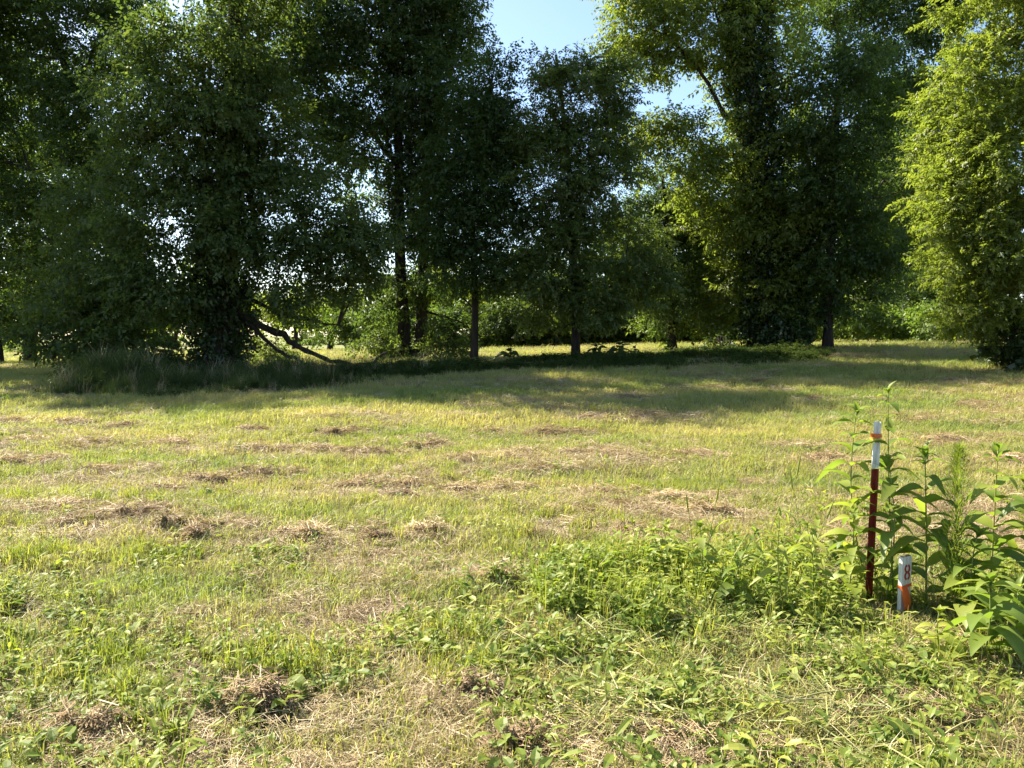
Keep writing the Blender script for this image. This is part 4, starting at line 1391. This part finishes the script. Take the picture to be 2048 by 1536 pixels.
b.add(vs, [(3 * i + k, 3 * i + k + 1, 3 * i + 4 + k, 3 * i + 3 + k) for i in range(8) for k in range(2)])
b.build('ribbon_tail', M['orange_tape'], root)

# ---------------------------------------------------------------- clumps of cut grass
HAY = []
for i in range(5):
    r = np.random.default_rng(200 + i)
    core = MB()
    nr, na = 4, 12
    ph = r.uniform(0, 6, 4)
    vs = [(0, 0, .82)]
    for k in range(1, nr + 1):
        q = k / nr
        for j in range(na):
            a = 2 * PI * j / na
            rr_ = q * .86 * (1 + .18 * math.sin(2 * a + ph[0]) + .12 * math.sin(5 * a + ph[1]))
            vs.append((rr_ * math.cos(a), rr_ * math.sin(a), max(-.12, .82 * (1 - q * q) * (1 + r.normal(0, .16)) - (.12 if k == nr else 0))))
    fs = [(0, 1 + j, 1 + (j + 1) % na) for j in range(na)]
    for k in range(nr - 1):
        fs += [(1 + k * na + j, 1 + (k + 1) * na + j, 1 + (k + 1) * na + (j + 1) % na, 1 + k * na + (j + 1) % na) for j in range(na)]
    core.add(vs, fs)
    HAY.append((core.mesh('matted_core', M['hay_core']), r))


def hay_clump(label, px, py, wpx, hgt=.09, asp=.6, dark=0):
    g = onground(px, py)
    rx = wpx / 2 * g.y / FPX * random.uniform(1.0, 1.25)
    ry = rx * asp
    root = tag(empty('hay_clump', (g.x, g.y + ry * .3, g.z - .01), (0, 0, random.uniform(-.2, .2))), label, 'hay clump', 'clumps of cut grass left by the mower')
    r = random.choice(HAY)[1]
    lobes = [(0, 0, .62, 1.0)] + [(random.uniform(-1, 1) * rx * 1.15, random.uniform(-.8, .8) * ry, random.uniform(.3, .6), random.uniform(.35, .85)) for _ in range(random.randint(2, 5))]
    if dark: lobes = lobes[:2]
    VV = []
    for k, (lx, ly, q, hq) in enumerate(lobes):
        if hq > .5:
            o = link(bpy.data.objects.new('matted_core', random.choice(HAY)[0]), root)
            o.location = (lx, ly, 0)
            o.rotation_euler = (0, 0, random.uniform(0, 6.28))
            o.scale = (rx * q * .8, rx * q * .65, hgt * .68 * hq)
        n = int(min(420, 110 + 1500 * rx * ry * q * q * 3)) if not dark else 150
        V = straw_verts(n, rx * q * 1.3, ry * q * 1.4, hgt * hq, .04, .16, .0032 + .0004 * g.y, r, tilt=.22)
        VV.append(V + np.array([lx, ly, 0]))
    o = link(bpy.data.objects.new('cut_stems', quad_mesh('cut_stems', np.concatenate(VV), M['hay'])), root)
    o['kind'] = 'stuff'


for lab, px, py, wp, hg in CL:
    hay_clump(lab, px, py, wp, hg * (1.35 if py > 900 else 1.6), dark=('clod' in lab and 'upright' in lab))

# ---------------------------------------------------------------- cut stalks lying about
STK_ = [('cut pale stalk, longest of the sheaf lying below the weedy patch', 950, 1262, 1200, 1395), ('cut pale stalk at the top of the sheaf below the weedy patch', 1035, 1258, 1190, 1330),
        ('cut pale stalk at the bottom of the sheaf below the weedy patch', 940, 1282, 1120, 1372), ('thin cut stalk crossing the middle of the sheaf', 985, 1250, 1110, 1350),
        ('dark cut stalk in the middle of the sheaf', 990, 1248, 1050, 1300), ('cut stalk with leaves at the right end of the sheaf', 1080, 1300, 1180, 1350),
        ('cut stalk lying towards the bottom, right of centre', 1380, 1490, 1690, 1420), ('long straight stem lying right of the bottom middle', 1330, 1455, 1560, 1470),
        ('cut stalk pointing at the numbered stake from below', 1670, 1220, 1850, 1275), ('long dry stalk lying in front of the post', 1500, 1275, 1760, 1262),
        ('dry stalk near the lower right corner', 1880, 1500, 2000, 1470), ('dry stalk at the bottom edge near the middle', 1040, 1440, 1130, 1530),
        ('dry stalk leaning at the bottom, left of the steep mound', 430, 1480, 520, 1440), ('curled dry stem in the lower left corner', 150, 1490, 190, 1400),
        ('pale stem lying across the right bottom', 1560, 1430, 1800, 1400), ('pale stem lying near the bottom middle', 980, 1330, 920, 1250)]
for lab, x0, y0, x1, y1 in STK_:
    a, c_ = onground(x0, y0), onground(x1, y1)
    root = tag(empty('cut_stalk', a), lab, 'cut stalk', 'cut stalks lying on the grass')
    ax = c_ - a
    b = MB()
    rr_ = random.uniform(.0022, .0042)
    path = []
    for q in np.linspace(0, 1, 7):
        p = a + ax * q
        path.append(Vector((p.x, p.y, gz(p.x, p.y) + .035 + .035 * math.sin(PI * q) + random.uniform(0, .006))) - a)
    b.tube(path, [rr_ * (1 - .5 * i / 6) for i in range(7)], 5)
    b.build('stem', M['stalk'], root)
    for k in range(random.randint(1, 4)):
        o = link(bpy.data.objects.new('leaf', random.choice(LEAF['pale'])), root)
        o.location = path[random.randint(2, 6)]
        o.rotation_euler = (random.uniform(-.6, .6), random.uniform(-.5, .4), random.uniform(0, 6.28))
        L = random.uniform(.04, .08)
        o.scale = (L, L, L)
